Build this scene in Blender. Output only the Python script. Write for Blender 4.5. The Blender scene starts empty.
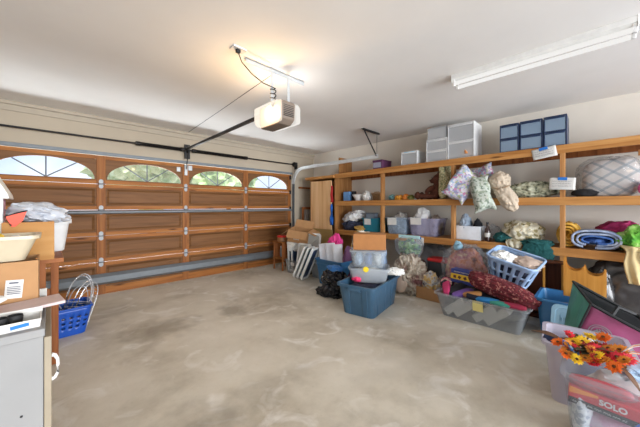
import bpy, bmesh, math, random
from mathutils import Vector, Matrix, Euler, noise
PI = math.pi
COL = bpy.context.scene.collection
SC = bpy.context.scene

# ------------------------------------------------------------------ colour / materials
def lin(c):
    c = c / 255.0
    return c / 12.92 if c <= 0.04045 else ((c + 0.055) / 1.055) ** 2.4
def S(r, g, b, a=1.0):
    return (lin(r), lin(g), lin(b), a)

def new_mat(name):
    m = bpy.data.materials.new(name); m.use_nodes = True
    nt = m.node_tree
    return m, nt, nt.nodes['Principled BSDF'], nt.nodes['Material Output']
def nd(nt, t, **kw):
    n = nt.nodes.new(t)
    for k, v in kw.items():
        setattr(n, k, v)
    return n
def ramp(nt, stops, interp='LINEAR'):
    r = nd(nt, 'ShaderNodeValToRGB'); r.color_ramp.interpolation = interp
    e = r.color_ramp.elements
    while len(e) < len(stops): e.new(0.5)
    for el, (p, c) in zip(e, stops):
        el.position = p; el.color = c
    return r
def coords(nt, scale=(1, 1, 1), rot=(0, 0, 0)):
    tc = nd(nt, 'ShaderNodeTexCoord'); mp = nd(nt, 'ShaderNodeMapping')
    mp.inputs['Scale'].default_value = scale; mp.inputs['Rotation'].default_value = rot
    nt.links.new(tc.outputs['Object'], mp.inputs['Vector'])
    return mp.outputs['Vector']
def bump(nt, bs, h, strength=0.3, dist=0.01):
    b = nd(nt, 'ShaderNodeBump'); b.inputs['Strength'].default_value = strength; b.inputs['Distance'].default_value = dist
    nt.links.new(h, b.inputs['Height']); nt.links.new(b.outputs['Normal'], bs.inputs['Normal'])

def plain(name, col, rough=0.5, metal=0.0, var=0.06, scale=14.0, bumps=0.0, coat=0.0):
    m, nt, bs, out = new_mat(name)
    n = nd(nt, 'ShaderNodeTexNoise'); n.inputs['Scale'].default_value = scale; n.inputs['Detail'].default_value = 4
    nt.links.new(coords(nt), n.inputs['Vector'])
    lo = tuple(max(0, c * (1 - var)) for c in col[:3]) + (1,); hi = tuple(min(1, c * (1 + var)) for c in col[:3]) + (1,)
    r = ramp(nt, [(0.3, lo), (0.7, hi)])
    nt.links.new(n.outputs['Fac'], r.inputs['Fac']); nt.links.new(r.outputs['Color'], bs.inputs['Base Color'])
    bs.inputs['Roughness'].default_value = rough; bs.inputs['Metallic'].default_value = metal
    bs.inputs['Coat Weight'].default_value = coat
    if bumps: bump(nt, bs, n.outputs['Fac'], bumps)
    return m
def wood(name, c1, c2, c3, axis='y', scale=1.0, rough=0.55, knots=True):
    m, nt, bs, out = new_mat(name)
    st = {'x': (0.6, 9, 9), 'y': (9, 0.6, 9), 'z': (9, 9, 0.6)}[axis]
    v = coords(nt, tuple(s * scale for s in st))
    n = nd(nt, 'ShaderNodeTexNoise'); n.inputs['Scale'].default_value = 2.2; n.inputs['Detail'].default_value = 6; n.inputs['Distortion'].default_value = 0.6
    nt.links.new(v, n.inputs['Vector'])
    r = ramp(nt, [(0.28, c3), (0.5, c1), (0.74, c2)])
    nt.links.new(n.outputs['Fac'], r.inputs['Fac'])
    src = r.outputs['Color']
    if knots:
        kv = {'x': (1.2, 6, 6), 'y': (6, 1.2, 6), 'z': (6, 6, 1.2)}[axis]
        vo = nd(nt, 'ShaderNodeTexVoronoi'); vo.inputs['Scale'].default_value = 1.3
        nt.links.new(coords(nt, kv), vo.inputs['Vector'])
        kr = ramp(nt, [(0.05, (1, 1, 1, 1)), (0.16, (0, 0, 0, 1))])
        nt.links.new(vo.outputs['Distance'], kr.inputs['Fac'])
        mx = nd(nt, 'ShaderNodeMixRGB'); mx.inputs['Color2'].default_value = tuple(c * 0.45 for c in c3[:3]) + (1,)
        nt.links.new(kr.outputs['Color'], mx.inputs['Fac']); nt.links.new(src, mx.inputs['Color1']); src = mx.outputs['Color']
    nt.links.new(src, bs.inputs['Base Color']); bs.inputs['Roughness'].default_value = rough
    bs.inputs['Specular IOR Level'].default_value = 0.2
    bump(nt, bs, n.outputs['Fac'], 0.12, 0.004)
    return m
def clear(name, col, fac=0.4, rough=0.25):
    """see-through plastic: a mix of plain transparency and a milky plastic"""
    m, nt, bs, out = new_mat(name)
    bs.inputs['Base Color'].default_value = col; bs.inputs['Roughness'].default_value = rough
    tr = nd(nt, 'ShaderNodeBsdfTransparent'); tr.inputs['Color'].default_value = tuple(0.75 + 0.25 * c for c in col[:3]) + (1,)
    mx = nd(nt, 'ShaderNodeMixShader'); mx.inputs['Fac'].default_value = fac
    nt.links.new(tr.outputs[0], mx.inputs[1]); nt.links.new(bs.outputs[0], mx.inputs[2]); nt.links.new(mx.outputs[0], out.inputs['Surface'])
    return m
def fabric(name, cols, scale=18.0, kind='voronoi', rough=0.9, distort=0.0, bumps=0.25):
    """cloth with a printed pattern of the given colours"""
    m, nt, bs, out = new_mat(name)
    v = coords(nt)
    if kind == 'voronoi':
        t = nd(nt, 'ShaderNodeTexVoronoi'); t.inputs['Scale'].default_value = scale
        nt.links.new(v, t.inputs['Vector'])
        sp = nd(nt, 'ShaderNodeSeparateColor'); nt.links.new(t.outputs['Color'], sp.inputs['Color']); f = sp.outputs[0]
    elif kind == 'wave':
        t = nd(nt, 'ShaderNodeTexWave'); t.inputs['Scale'].default_value = scale; t.inputs['Distortion'].default_value = distort
        nt.links.new(v, t.inputs['Vector']); f = t.outputs['Fac']
    else:
        t = nd(nt, 'ShaderNodeTexNoise'); t.inputs['Scale'].default_value = scale; t.inputs['Detail'].default_value = 5
        nt.links.new(v, t.inputs['Vector']); f = t.outputs['Fac']
    n = len(cols)
    if kind == 'noise': st = [(0.36 + 0.28 * i / max(1, n - 1), c) for i, c in enumerate(cols)]
    else: st = [(i / n, c) for i, c in enumerate(cols)]
    r = ramp(nt, st, 'LINEAR' if kind == 'noise' else 'CONSTANT')
    nt.links.new(f, r.inputs['Fac']); nt.links.new(r.outputs['Color'], bs.inputs['Base Color'])
    bs.inputs['Roughness'].default_value = rough
    wv = nd(nt, 'ShaderNodeTexNoise'); wv.inputs['Scale'].default_value = 40; nt.links.new(v, wv.inputs['Vector'])
    bump(nt, bs, wv.outputs['Fac'], bumps, 0.01)
    return m
def emit(name, col, strength, see=0.0):
    m, nt, bs, out = new_mat(name)
    e = nd(nt, 'ShaderNodeEmission'); e.inputs['Color'].default_value = col; e.inputs['Strength'].default_value = strength
    src = e.outputs[0]
    if see:
        tr = nd(nt, 'ShaderNodeBsdfTransparent'); mx = nd(nt, 'ShaderNodeMixShader'); mx.inputs['Fac'].default_value = see
        nt.links.new(src, mx.inputs[1]); nt.links.new(tr.outputs[0], mx.inputs[2]); src = mx.outputs[0]
    nt.links.new(src, out.inputs['Surface'])
    return m

# ------------------------------------------------------------------ mesh helpers
def rrect(w, d, r, n=4):
    """rounded rectangle outline"""
    r = min(r, w / 2 - 1e-4, d / 2 - 1e-4); pts = []
    for cx, cy, a0 in ((w/2-r, d/2-r, 0), (-w/2+r, d/2-r, PI/2), (-w/2+r, -d/2+r, PI), (w/2-r, -d/2+r, 1.5*PI)):
        for i in range(n + 1):
            a = a0 + PI / 2 * i / n
            pts.append((cx + r * math.cos(a), cy + r * math.sin(a)))
    return pts
class MB:
    def __init__(self): self.bm = bmesh.new()
    def box(self, c, s, rot=None):
        M = Matrix.Translation(c) @ (Euler(rot).to_matrix().to_4x4() if rot else Matrix()) @ Matrix.Diagonal((s[0], s[1], s[2], 1))
        bmesh.ops.create_cube(self.bm, size=1, matrix=M); return self
    def box2(self, a, b):
        return self.box([(a[i] + b[i]) / 2 for i in range(3)], [abs(b[i] - a[i]) for i in range(3)])
    def loft(self, loops, cap0=True, cap1=True, close=True):
        rows = [[self.bm.verts.new(p) for p in lp] for lp in loops]; n = len(rows[0])
        for a, b in zip(rows, rows[1:]):
            for i in range(n if close else n - 1):
                j = (i + 1) % n
                self.bm.faces.new((a[i], a[j], b[j], b[i]))
        if cap0: self.bm.faces.new(list(reversed(rows[0])))
        if cap1: self.bm.faces.new(rows[-1])
        return self
    def tub(self, w0, d0, w1, d1, h, t=0.006, rim=0.015, rh=0.02, r=0.04, z=0.0, off=(0, 0)):
        q = []
        def L(w, d, zz): q.append([(off[0] + x, off[1] + y, z + zz) for x, y in rrect(w, d, r)])
        L(w0, d0, 0); L(w1, d1, h - rh); L(w1 + 2*rim, d1 + 2*rim, h - rh); L(w1 + 2*rim, d1 + 2*rim, h)
        L(w1 - 2*t, d1 - 2*t, h); L(w0 - 2*t, d0 - 2*t, t)
        return self.loft(q)
    def slab(self, w, d, h, r=0.02, z=0.0, soft=0.0, off=(0, 0)):
        q = []
        def L(k, zz): q.append([(off[0] + x, off[1] + y, z + zz) for x, y in rrect(w - 2*k, d - 2*k, r)])
        if soft: L(soft, 0); L(0, soft); L(0, h - soft); L(soft, h)
        else: L(0, 0); L(0, h)
        return self.loft(q)
    def tube(self, pts, r, n=8, cyc=False):
        pts = [Vector(p) for p in pts]; N = len(pts); loops = []
        up = Vector((0, 0, 1))
        for i, p in enumerate(pts):
            a = pts[(i - 1) % N] if (i or cyc) else p; b = pts[(i + 1) % N] if (i < N - 1 or cyc) else p
            t = (b - a).normalized()
            u = t.cross(up)
            if u.length < 1e-3: u = t.cross(Vector((1, 0, 0)))
            u.normalize(); v = u.cross(t).normalized()
            rr = r[i] if isinstance(r, (list, tuple)) else r
            loops.append([p + (u * math.cos(2*PI*k/n) + v * math.sin(2*PI*k/n)) * rr for k in range(n)])
        if cyc: loops.append(loops[0])
        if cyc:
            rows = [[self.bm.verts.new(p) for p in lp] for lp in loops[:-1]]; rows.append(rows[0])
            for a, b in zip(rows, rows[1:]):
                for k in range(n): self.bm.faces.new((a[k], a[(k+1) % n], b[(k+1) % n], b[k]))
            return self
        return self.loft(loops)
    def lathe(self, prof, n=20, c=(0, 0, 0)):
        return self.loft([[(c[0] + r * math.cos(2*PI*k/n), c[1] + r * math.sin(2*PI*k/n), c[2] + z) for k in range(n)] for r, z in prof])
    def prism(self, poly, y0, y1, axis='y'):
        """extrude a 2-D outline (x, z) between y0 and y1"""
        if axis == 'y': f = lambda p, t: (p[0], t, p[1])
        elif axis == 'x': f = lambda p, t: (t, p[0], p[1])
        else: f = lambda p, t: (p[0], p[1], t)
        return self.loft([[f(p, y0) for p in poly], [f(p, y1) for p in poly]])
    def blob(self, c, s, seed=0, amp=0.25, freq=1.6, sub=4, flat=None, ridge=False, rot=None, power=1.0, crease=0.0):
        """lumpy rounded body: an ellipsoid pushed in and out by noise; flat = lowest local z"""
        r = bmesh.ops.create_icosphere(self.bm, subdivisions=sub, radius=1.0)
        R = Euler(rot).to_matrix() if rot else Matrix.Identity(3)
        o = Vector((seed * 7.13, seed * 3.7, seed * 1.9))
        for v in r['verts']:
            p = v.co.copy()
            if power != 1.0:
                p = Vector([math.copysign(abs(k) ** power, k) for k in p])
            n1 = noise.noise(p * freq + o) + 0.5 * noise.noise(p * freq * 2.3 + o)
            if ridge: n1 = 0.6 - 1.6 * abs(n1)
            k = 1 + amp * n1
            if crease: k += crease * (0.5 - abs(noise.noise(p * freq * 3.1 + o * 2)) * 2.4)
            q = Vector((p.x * s[0], p.y * s[1], p.z * s[2])) * k
            q = R @ q
            if flat is not None and q.z < flat: q.z = flat + (q.z - flat) * 0.02
            v.co = q + Vector(c)
        return self
    def sheet(self, nx, ny, fn):
        g = [[self.bm.verts.new(fn(i / nx, j / ny)) for j in range(ny + 1)] for i in range(nx + 1)]
        for i in range(nx):
            for j in range(ny): self.bm.faces.new((g[i][j], g[i+1][j], g[i+1][j+1], g[i][j+1]))
        return self
    def pillow(self, w, h, t, seed=0, amp=0.012, sq=0.55, M=None, n=26, wob=0.0, taper=0.0):
        """cushion standing in the x-z plane, thickness along y"""
        M = M or Matrix()
        def side(sgn):
            def fn(u, v):
                x, z = (u - .5) * 2, (v - .5) * 2
                k = max(0, (1 - x ** 4) * (1 - z ** 4)) ** sq
                pin = 1 - 0.10 * (1 - abs(x) ** 2) * abs(z) ** 3 
                pin2 = 1 - 0.10 * (1 - abs(z) ** 2) * abs(x) ** 3
                q = Vector((x * w / 2 * pin2, sgn * t / 2 * k * (1 - taper * z), z * h / 2 * pin))
                q += noise.noise_vector(Vector((q.x * 4 + seed * 3, q.z * 4, seed * 1.3 + q.y * 2))) * wob
                q += noise.noise_vector(Vector((q.x * 9 + seed * 5, q.z * 9, seed * 2.0))) * amp
                return M @ q
            return fn
        self.sheet(n, n, side(-1)); self.sheet(n, n, side(1))
        bmesh.ops.remove_doubles(self.bm, verts=self.bm.verts, dist=0.0008)
        return self
def obj(name, mb, mat, parent=None, loc=None, rot=None, bevel=0, smooth=True, solid=0, sub=0, label=None):
    me = bpy.data.meshes.new(name)
    bmesh.ops.recalc_face_normals(mb.bm, faces=mb.bm.faces)
    mb.bm.to_mesh(me); mb.bm.free()
    if isinstance(mat, (list, tuple)):
        for m in mat: me.materials.append(m)
    else: me.materials.append(mat)
    o = bpy.data.objects.new(name, me); COL.objects.link(o)
    if parent: o.parent = parent
    if loc is not None: o.location = loc
    if rot is not None: o.rotation_euler = rot if isinstance(rot, (tuple, list)) else (0, 0, rot)
    if smooth:
        for p in me.polygons: p.use_smooth = True
        try: me.set_sharp_from_angle(angle=math.radians(38))
        except Exception: pass
    if solid:
        s = o.modifiers.new('solid', 'SOLIDIFY'); s.thickness = solid; s.offset = 0
    if bevel:
        b = o.modifiers.new('bevel', 'BEVEL'); b.width = bevel; b.segments = 2; b.limit_method = 'ANGLE'
    if sub:
        b = o.modifiers.new('sub', 'SUBSURF'); b.levels = sub; b.render_levels = sub
    if label: o['label'] = label
    return o
def tag(o, label, cat, group=None, kind=None):
    o['label'] = label; o['category'] = cat
    if group: o['group'] = group
    if kind: o['kind'] = kind
    return o
def thing(name, label, cat, loc=(0, 0, 0), rotz=0.0, group=None):
    o = bpy.data.objects.new(name, None); COL.objects.link(o); o.empty_display_size = 0.1
    o.location = loc; o.rotation_euler = (0, 0, rotz) if not isinstance(rotz, (tuple, list)) else rotz
    return tag(o, label, cat, group)
def struct(name, mb, mat, label=None, bevel=0, parent=None, smooth=False):
    o = obj(name, mb, mat, parent, bevel=bevel, smooth=smooth)
    if not parent: o['kind'] = 'structure'
    if label: o['label'] = label
    return o
def dup(root, loc, rotz, label, group=None):
    r = root.copy(); COL.objects.link(r); r.location = loc; r.rotation_euler = (0, 0, rotz); r['label'] = label
    if group: r['group'] = group
    for ch in list(root.children):
        c = ch.copy(); COL.objects.link(c); c.parent = r
        for g in ch.children:
            d = g.copy(); COL.objects.link(d); d.parent = c
    return r
FB = -PI / 2          # turns a local frame (x right, y away, z up) to face out from the shelf wall
def scribble(mb, x0, x1, z, amp, y, n, seed, r=0.0012):
    """one line of hand lettering as a thin pen stroke on a y-facing sheet"""
    rnd = random.Random(seed); x = x0
    while x < x1 - 0.006:
        w = min(rnd.uniform(0.012, 0.03), x1 - x); k = max(3, int(w / 0.004)); pts = []
        for i in range(k + 1):
            pts.append((x + w * i / k, y, z + (amp if i % 2 else -amp) * rnd.uniform(0.3, 1)))
        mb.tube(pts, r, 5); x += w + 0.008
    return mb

# ------------------------------------------------------------------ shared materials
M = {}
M['shelf'] = wood('shelf_pine', S(182, 128, 72), S(196, 146, 88), S(150, 96, 46), 'y')
M['post'] = wood('post_pine', S(176, 126, 76), S(190, 146, 98), S(148, 96, 54), 'z')
M['ply'] = wood('plywood', S(150, 104, 60), S(166, 120, 74), S(124, 80, 44), 'z')
M['plydoor'] = wood('birch_ply', S(220, 178, 130), S(232, 194, 150), S(196, 144, 92), 'z', 0.5, knots=False)
M['pine'] = wood('pine_board', S(172, 124, 68), S(182, 138, 82), S(156, 106, 54), 'x', 0.7)
M['rack'] = wood('rack_wood', S(140, 84, 46), S(156, 98, 58), S(108, 60, 30), 'z')
M['stile'] = wood('door_stile', S(140, 87, 44), S(154, 102, 55), S(112, 66, 33), 'z')
M['rail'] = wood('door_rail', S(150, 94, 46), S(168, 112, 58), S(120, 72, 34), 'x')
M['panel'] = wood('door_panel', S(112, 76, 45), S(124, 86, 53), S(94, 62, 36), 'x', knots=False)
M['black'] = plain('black_plastic', S(22, 22, 24), 0.7)
M['hinge'] = plain('dull_zinc', S(146, 149, 152), 0.5, 0.3)
M['track'] = plain('pale_track_steel', S(210, 212, 212), 0.45, 0.1)
M['steel'] = plain('painted_steel', S(110, 116, 121), 0.55, 0.25)
M['galv'] = plain('galvanised_steel', S(176, 180, 182), 0.45, 0.3)
M['dark_steel'] = plain('oiled_spring_steel', S(38, 36, 36), 0.45, 0.6)
M['white'] = plain('white_plastic', S(214, 214, 214), 0.4)
M['enamel'] = plain('white_enamel', S(222, 221, 218), 0.35)
M['paper'] = plain('white_paper', S(206, 204, 199), 0.85, bumps=0.08)
M['ink'] = plain('pen_ink', S(90, 92, 104), 0.7)
M['tape'] = plain('blue_masking_tape', S(22, 108, 190), 0.7)
M['card'] = plain('cardboard', S(166, 124, 82), 0.8)
M['card_in'] = plain('cardboard_brown', S(164, 110, 62), 0.8)
M['clear'] = clear('clear_plastic', S(206, 214, 220), 0.20)
M['frost'] = clear('frosted_plastic', S(200, 206, 212), 0.36, 0.35)
M['frostd'] = clear('pale_drawer_plastic', S(220, 222, 224), 0.36, 0.35)
M['bin_clear'] = clear('glassy_bin_plastic', S(200, 208, 216), 0.12)
M['bagfilm'] = clear('bag_film', S(206, 210, 216), 0.17, 0.1)
M['glass'] = clear('window_glass', S(235, 240, 245), 0.06, 0.05)
M['blue_tote'] = plain('blue_tote_plastic', S(58, 92, 118), 0.38)
M['blue_tote2'] = plain('bright_blue_tote_plastic', S(50, 108, 156), 0.35)
# ------------------------------------------------------------------ the room
ZC, YA, XB = 2.72, 5.35, 5.02
def concrete():
    m, nt, bs, out = new_mat('concrete_floor')
    v = coords(nt)
    n1 = nd(nt, 'ShaderNodeTexNoise'); n1.inputs['Scale'].default_value = 1.1; n1.inputs['Detail'].default_value = 9; n1.inputs['Roughness'].default_value = 0.62
    n2 = nd(nt, 'ShaderNodeTexNoise'); n2.inputs['Scale'].default_value = 3.2; n2.inputs['Detail'].default_value = 8; n2.inputs['Distortion'].default_value = 1.2
    n3 = nd(nt, 'ShaderNodeTexNoise'); n3.inputs['Scale'].default_value = 40; n3.inputs['Detail'].default_value = 4
    for n in (n1, n2, n3): nt.links.new(v, n.inputs['Vector'])
    r1 = ramp(nt, [(0.33, S(172, 163, 146)), (0.5, S(202, 195, 180)), (0.68, S(214, 208, 195))])
    r2 = ramp(nt, [(0.56, (0, 0, 0, 1)), (0.74, (1, 1, 1, 1))])
    r3 = ramp(nt, [(0.60, (0, 0, 0, 1)), (0.72, (1, 1, 1, 1))])
    nt.links.new(n1.outputs['Fac'], r1.inputs['Fac']); nt.links.new(n2.outputs['Fac'], r2.inputs['Fac']); nt.links.new(n3.outputs['Fac'], r3.inputs['Fac'])
    a = nd(nt, 'ShaderNodeMixRGB'); a.inputs['Color2'].default_value = S(230, 228, 223)
    k = nd(nt, 'ShaderNodeMath', operation='MULTIPLY'); k.inputs[1].default_value = 0.8
    nt.links.new(r2.outputs['Color'], k.inputs[0]); nt.links.new(k.outputs[0], a.inputs['Fac']); nt.links.new(r1.outputs['Color'], a.inputs['Color1'])
    b = nd(nt, 'ShaderNodeMixRGB', blend_type='MULTIPLY'); b.inputs['Color2'].default_value = (0.82, 0.8, 0.76, 1)
    k2 = nd(nt, 'ShaderNodeMath', operation='MULTIPLY'); k2.inputs[1].default_value = 0.4
    nt.links.new(r3.outputs['Color'], k2.inputs[0]); nt.links.new(k2.outputs[0], b.inputs['Fac']); nt.links.new(a.outputs['Color'], b.inputs['Color1'])
    # oil stains of their own shape near the garage door
    src = b.outputs['Color']
    tc = nd(nt, 'ShaderNodeTexCoord')
    wob = nd(nt, 'ShaderNodeTexNoise'); wob.inputs['Scale'].default_value = 5; wob.inputs['Detail'].default_value = 5
    nt.links.new(tc.outputs['Object'], wob.inputs['Vector'])
    for (sx, sy, rx, ry, dark) in ((0.87, 3.42, 0.42, 0.36, 0.42), (1.72, 3.36, 0.26, 0.30, 0.5), (0.62, 1.62, 0.35, 0.42, 0.3), (1.15, 1.75, 0.55, 0.25, 0.22), (0.55, 4.4, 0.3, 0.5, 0.25), (2.4, 1.1, 0.8, 0.5, 0.16), (2.9, 3.6, 0.9, 0.5, 0.2), (1.2, 0.7, 0.5, 0.5, 0.25)):
        mp = nd(nt, 'ShaderNodeMapping'); mp.inputs['Scale'].default_value = (1 / rx, 1 / ry, 0); mp.inputs['Location'].default_value = (-sx / rx, -sy / ry, 0)
        nt.links.new(tc.outputs['Object'], mp.inputs['Vector'])
        d = nd(nt, 'ShaderNodeVectorMath', operation='LENGTH'); nt.links.new(mp.outputs[0], d.inputs[0])
        ad = nd(nt, 'ShaderNodeMath', operation='MULTIPLY_ADD'); ad.inputs[1].default_value = 2.2
        nt.links.new(wob.outputs['Fac'], ad.inputs[0]); nt.links.new(d.outputs['Value'], ad.inputs[2])
        mr = nd(nt, 'ShaderNodeMapRange'); mr.inputs['From Min'].default_value = 1.35; mr.inputs['From Max'].default_value = 2.15
        mr.inputs['To Min'].default_value = dark; mr.inputs['To Max'].default_value = 0
        nt.links.new(ad.outputs[0], mr.inputs['Value'])
        mm = nd(nt, 'ShaderNodeMixRGB'); mm.inputs['Color2'].default_value = S(92, 80, 64)
        nt.links.new(mr.outputs[0], mm.inputs['Fac']); nt.links.new(src, mm.inputs['Color1']); src = mm.outputs['Color']
    nt.links.new(src, bs.inputs['Base Color']); bs.inputs['Roughness'].default_value = 0.55
    bs.inputs['Specular IOR Level'].default_value = 0.35
    bump(nt, bs, n2.outputs['Fac'], 0.08, 0.01)
    return m
M['concrete'] = concrete()
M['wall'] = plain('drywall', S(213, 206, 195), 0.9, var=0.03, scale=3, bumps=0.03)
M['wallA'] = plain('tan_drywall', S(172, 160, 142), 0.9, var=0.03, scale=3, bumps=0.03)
M['ceil'] = plain('ceiling_paint', S(236, 233, 229), 0.95, var=0.02, scale=2.5, bumps=0.04)
M['trim'] = plain('trim_paint', S(168, 157, 140), 0.7, var=0.03)
X0, Y0 = -1.35, -1.7
struct('floor', MB().box2((X0, Y0, -0.12), (XB + 0.12, YA + 0.1, 0)), M['concrete'])
struct('ceiling', MB().box2((X0 - 0.12, Y0 - 3.2, ZC), (XB + 0.12, YA + 0.1, ZC + 0.1)), M['ceil'])  # unseen overhang past the back of the room, added to keep the sun out
struct('wall_right', MB().box2((XB, Y0, 0), (XB + 0.12, YA + 0.1, ZC)), M['wall'])
DX0, DX1, DZ = -0.665, 4.24, 2.135     # the garage door opening
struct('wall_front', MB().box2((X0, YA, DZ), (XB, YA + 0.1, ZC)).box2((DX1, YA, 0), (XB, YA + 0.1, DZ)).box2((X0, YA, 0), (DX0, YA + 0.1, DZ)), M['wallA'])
struct('wall_left', MB().box2((X0 - 0.12, Y0, 0), (X0, YA + 0.1, ZC)), M['wall'])
# ceiling moulding and header trim over the door
struct('trim_1', MB().box2((X0, YA - 0.035, ZC - 0.05), (XB, YA, ZC)).box2((X0, YA - 0.018, ZC - 0.13), (XB, YA, ZC - 0.05)), M['trim'], bevel=0.006)
struct('trim_2', MB().box2((DX0 - 0.1, YA - 0.02, DZ + 0.0), (DX1 + 0.05, YA, DZ + 0.05)), M['steel'], bevel=0.004)

# ------------------------------------------------------------------ garage door: five hinged sections, four columns
door = thing('door_1', 'wide wooden sectional garage door with four arched sunburst windows', 'garage door', ((DX0 + DX1) / 2, YA, 0))
door['kind'] = 'structure'
dl = door.location
zs = [0.0, 0.5, 0.9, 1.297, 1.694, 2.13]
xs = [DX0, 0.559, 1.784, 3.007, DX1]
SW = 0.11
def dbox(mb, x0, x1, y0, y1, z0, z1): mb.box2((x0 - dl.x, y0 - dl.y, z0), (x1 - dl.x, y1 - dl.y, z1))
def col_range(c):
    a = xs[c] + (SW / 2 if c else 0.085); b = xs[c + 1] - (SW / 2 if c < 3 else 0.085)
    return a, b
YF, YR = YA - 0.01, YA + 0.035         # room face of the frame, and its outer face
for r in range(5):
    z0, z1 = zs[r] + 0.003, zs[r + 1] - 0.003
    sec = MB()
    bot = 0.115 if r == 0 else 0.055
    top = 0.055
    dbox(sec, DX0, DX1, YF, YR, z0, z0 + bot); dbox(sec, DX0, DX1, YF, YR, z1 - top, z1)
    s = obj('door_section', sec, M['rail'], door, bevel=0.004, smooth=False)
    st = MB()
    for c in range(5):
        xa = xs[c] - SW / 2; xb = xs[c] + SW / 2
        if c == 0: xa, xb = DX0, DX0 + 0.085
        if c == 4: xa, xb = DX1 - 0.085, DX1
        dbox(st, xa, xb, YF - 0.004, YR, z0 + 0.001, z1 - 0.001)
    obj('stiles', st, M['stile'], s, bevel=0.004, smooth=False)
    for c in range(4):
        a, b = col_range(c); zl, zh = z0 + bot, z1 - top
        pm = MB()
        if r < 4:
            # raised moulding around a sunken field
            def ring(k, y): return [(a + k - dl.x, y - dl.y, zl + k), (b - k - dl.x, y - dl.y, zl + k), (b - k - dl.x, y - dl.y, zh - k), (a + k - dl.x, y - dl.y, zh - k)]
            pm.loft([ring(-0.004, YR - 0.002), ring(-0.004, YF + 0.010), ring(0.018, YF + 0.012), ring(0.05, YF + 0.033)], cap0=True, cap1=True)
            obj('panel', pm, M['panel'], s, smooth=False)
        else:
            cx = (a + b) / 2; hw = (b - a) / 2 - 0.02; zb = zl + 0.015; hh = zh - zb - 0.025
            N = 40; arch = []; outer = []
            for i in range(N + 1):
                t = PI - PI * i / N
                arch.append((cx + hw * math.cos(t), zb + hh * math.sin(t) ** 0.92 if math.sin(t) > 0 else zb))
                k = i / N
                # walk the outer boundary left side -> top -> right side
                P_ = (zh - zb); T = 2 * P_ + (b - a); q = k * T
                if q < P_: outer.append((a, zb + q))
                elif q < P_ + (b - a): outer.append((a + q - P_, zh))
                else: outer.append((b, zh - (q - P_ - (b - a))))
            f = lambda p, y: (p[0] - dl.x, y - dl.y, p[1])
            y0, y1 = YF + 0.008, YR - 0.004
            pm.loft([[f(p, y0) for p in arch], [f(p, y0) for p in outer], [f(p, y1) for p in outer], [f(p, y1) for p in arch], [f(p, y0) for p in arch]], False, False, close=False)
            dbox(pm, a, b, y0, y1, zl - 0.001, zb)
            bmesh.ops.remove_doubles(pm.bm, verts=pm.bm.verts, dist=1e-5)
            obj('arch_surround', pm, M['panel'], s, smooth=False)
            g = MB().prism([(p[0] - dl.x, p[1]) for p in arch], YF + 0.022 - dl.y, YF + 0.026 - dl.y)
            pane = obj('window_pane', g, M['glass'], s, smooth=False)
            mu = MB(); c0 = Vector((cx - dl.x, YF + 0.018 - dl.y, zb))
            for ang in (PI / 2, PI / 2 + 0.96, PI / 2 - 0.96):
                for kk in range(200):
                    rr = 0.004 * kk; px_, pz_ = rr * math.cos(ang), rr * math.sin(ang)
                    if (px_ / hw) ** 2 + (pz_ / hh) ** 2 >= 1: break
                e = c0 + Vector((px_, 0, pz_))
                mu.tube([c0, e], 0.009, 6)
            obj('muntin', mu, M['steel'], pane)
# struts, hinges, plates on the door
def strut(z, h, dpt, name, mat):
    mb = MB()
    x0_, x1_ = DX0 - dl.x + 0.01, DX1 - dl.x - 0.01
    y = YF - 0.004 - dl.y
    mb.prism([(y, z - h/2), (y - 0.012, z - h/2), (y - dpt, z - h/4), (y - dpt, z + h/4), (y - 0.012, z + h/2), (y, z + h/2)], x0_, x1_, axis='x')
    return obj(name, mb, mat, door, bevel=0.003, smooth=False)
strut(1.262, 0.052, 0.06, 'strut', M['steel'])
strut(0.24, 0.165, 0.07, 'strut', M['steel'])
for zi in (0.5, 0.9, 1.297, 1.694):
    for x in xs[1:4]:
        hb = MB(); y = YF - 0.004 - dl.y
        for sg in (-1, 1):
            hb.prism([(x - dl.x + 0.028 * math.cos(t), zi + sg * 0.036 + 0.034 * math.sin(t)) for t in [2*PI*k/12 for k in range(12)]], y - 0.005, y)
        hb.box((x - dl.x, y - 0.008, zi), (0.06, 0.014, 0.02))
        h = obj('hinge', hb, M['hinge'], door, smooth=False)
        obj('hinge_pin', MB().tube([(x - dl.x - 0.04, y - 0.014, zi), (x - dl.x + 0.04, y - 0.014, zi)], 0.006), M['dark_steel'], h)
for zi in (0.5, 0.9, 1.297, 1.694, 2.05):
    obj('roller_bracket', MB().box((DX1 - 0.03 - dl.x, YF - 0.014 - dl.y, zi), (0.05, 0.02, 0.09)), M['dark_steel'], door, bevel=0.003)
obj('arm_bracket', MB().box((1.784 - dl.x, YF - 0.012 - dl.y, 2.02), (0.05, 0.016, 0.2)).box((1.86 - dl.x, YF - 0.01 - dl.y, 2.06), (0.07, 0.012, 0.09)), M['galv'], door, bevel=0.003)
obj('sensor_plate', MB().box((1.66 - dl.x, YF - 0.006 - dl.y, 2.02), (0.06, 0.012, 0.08)), M['galv'], door, bevel=0.003)

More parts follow.
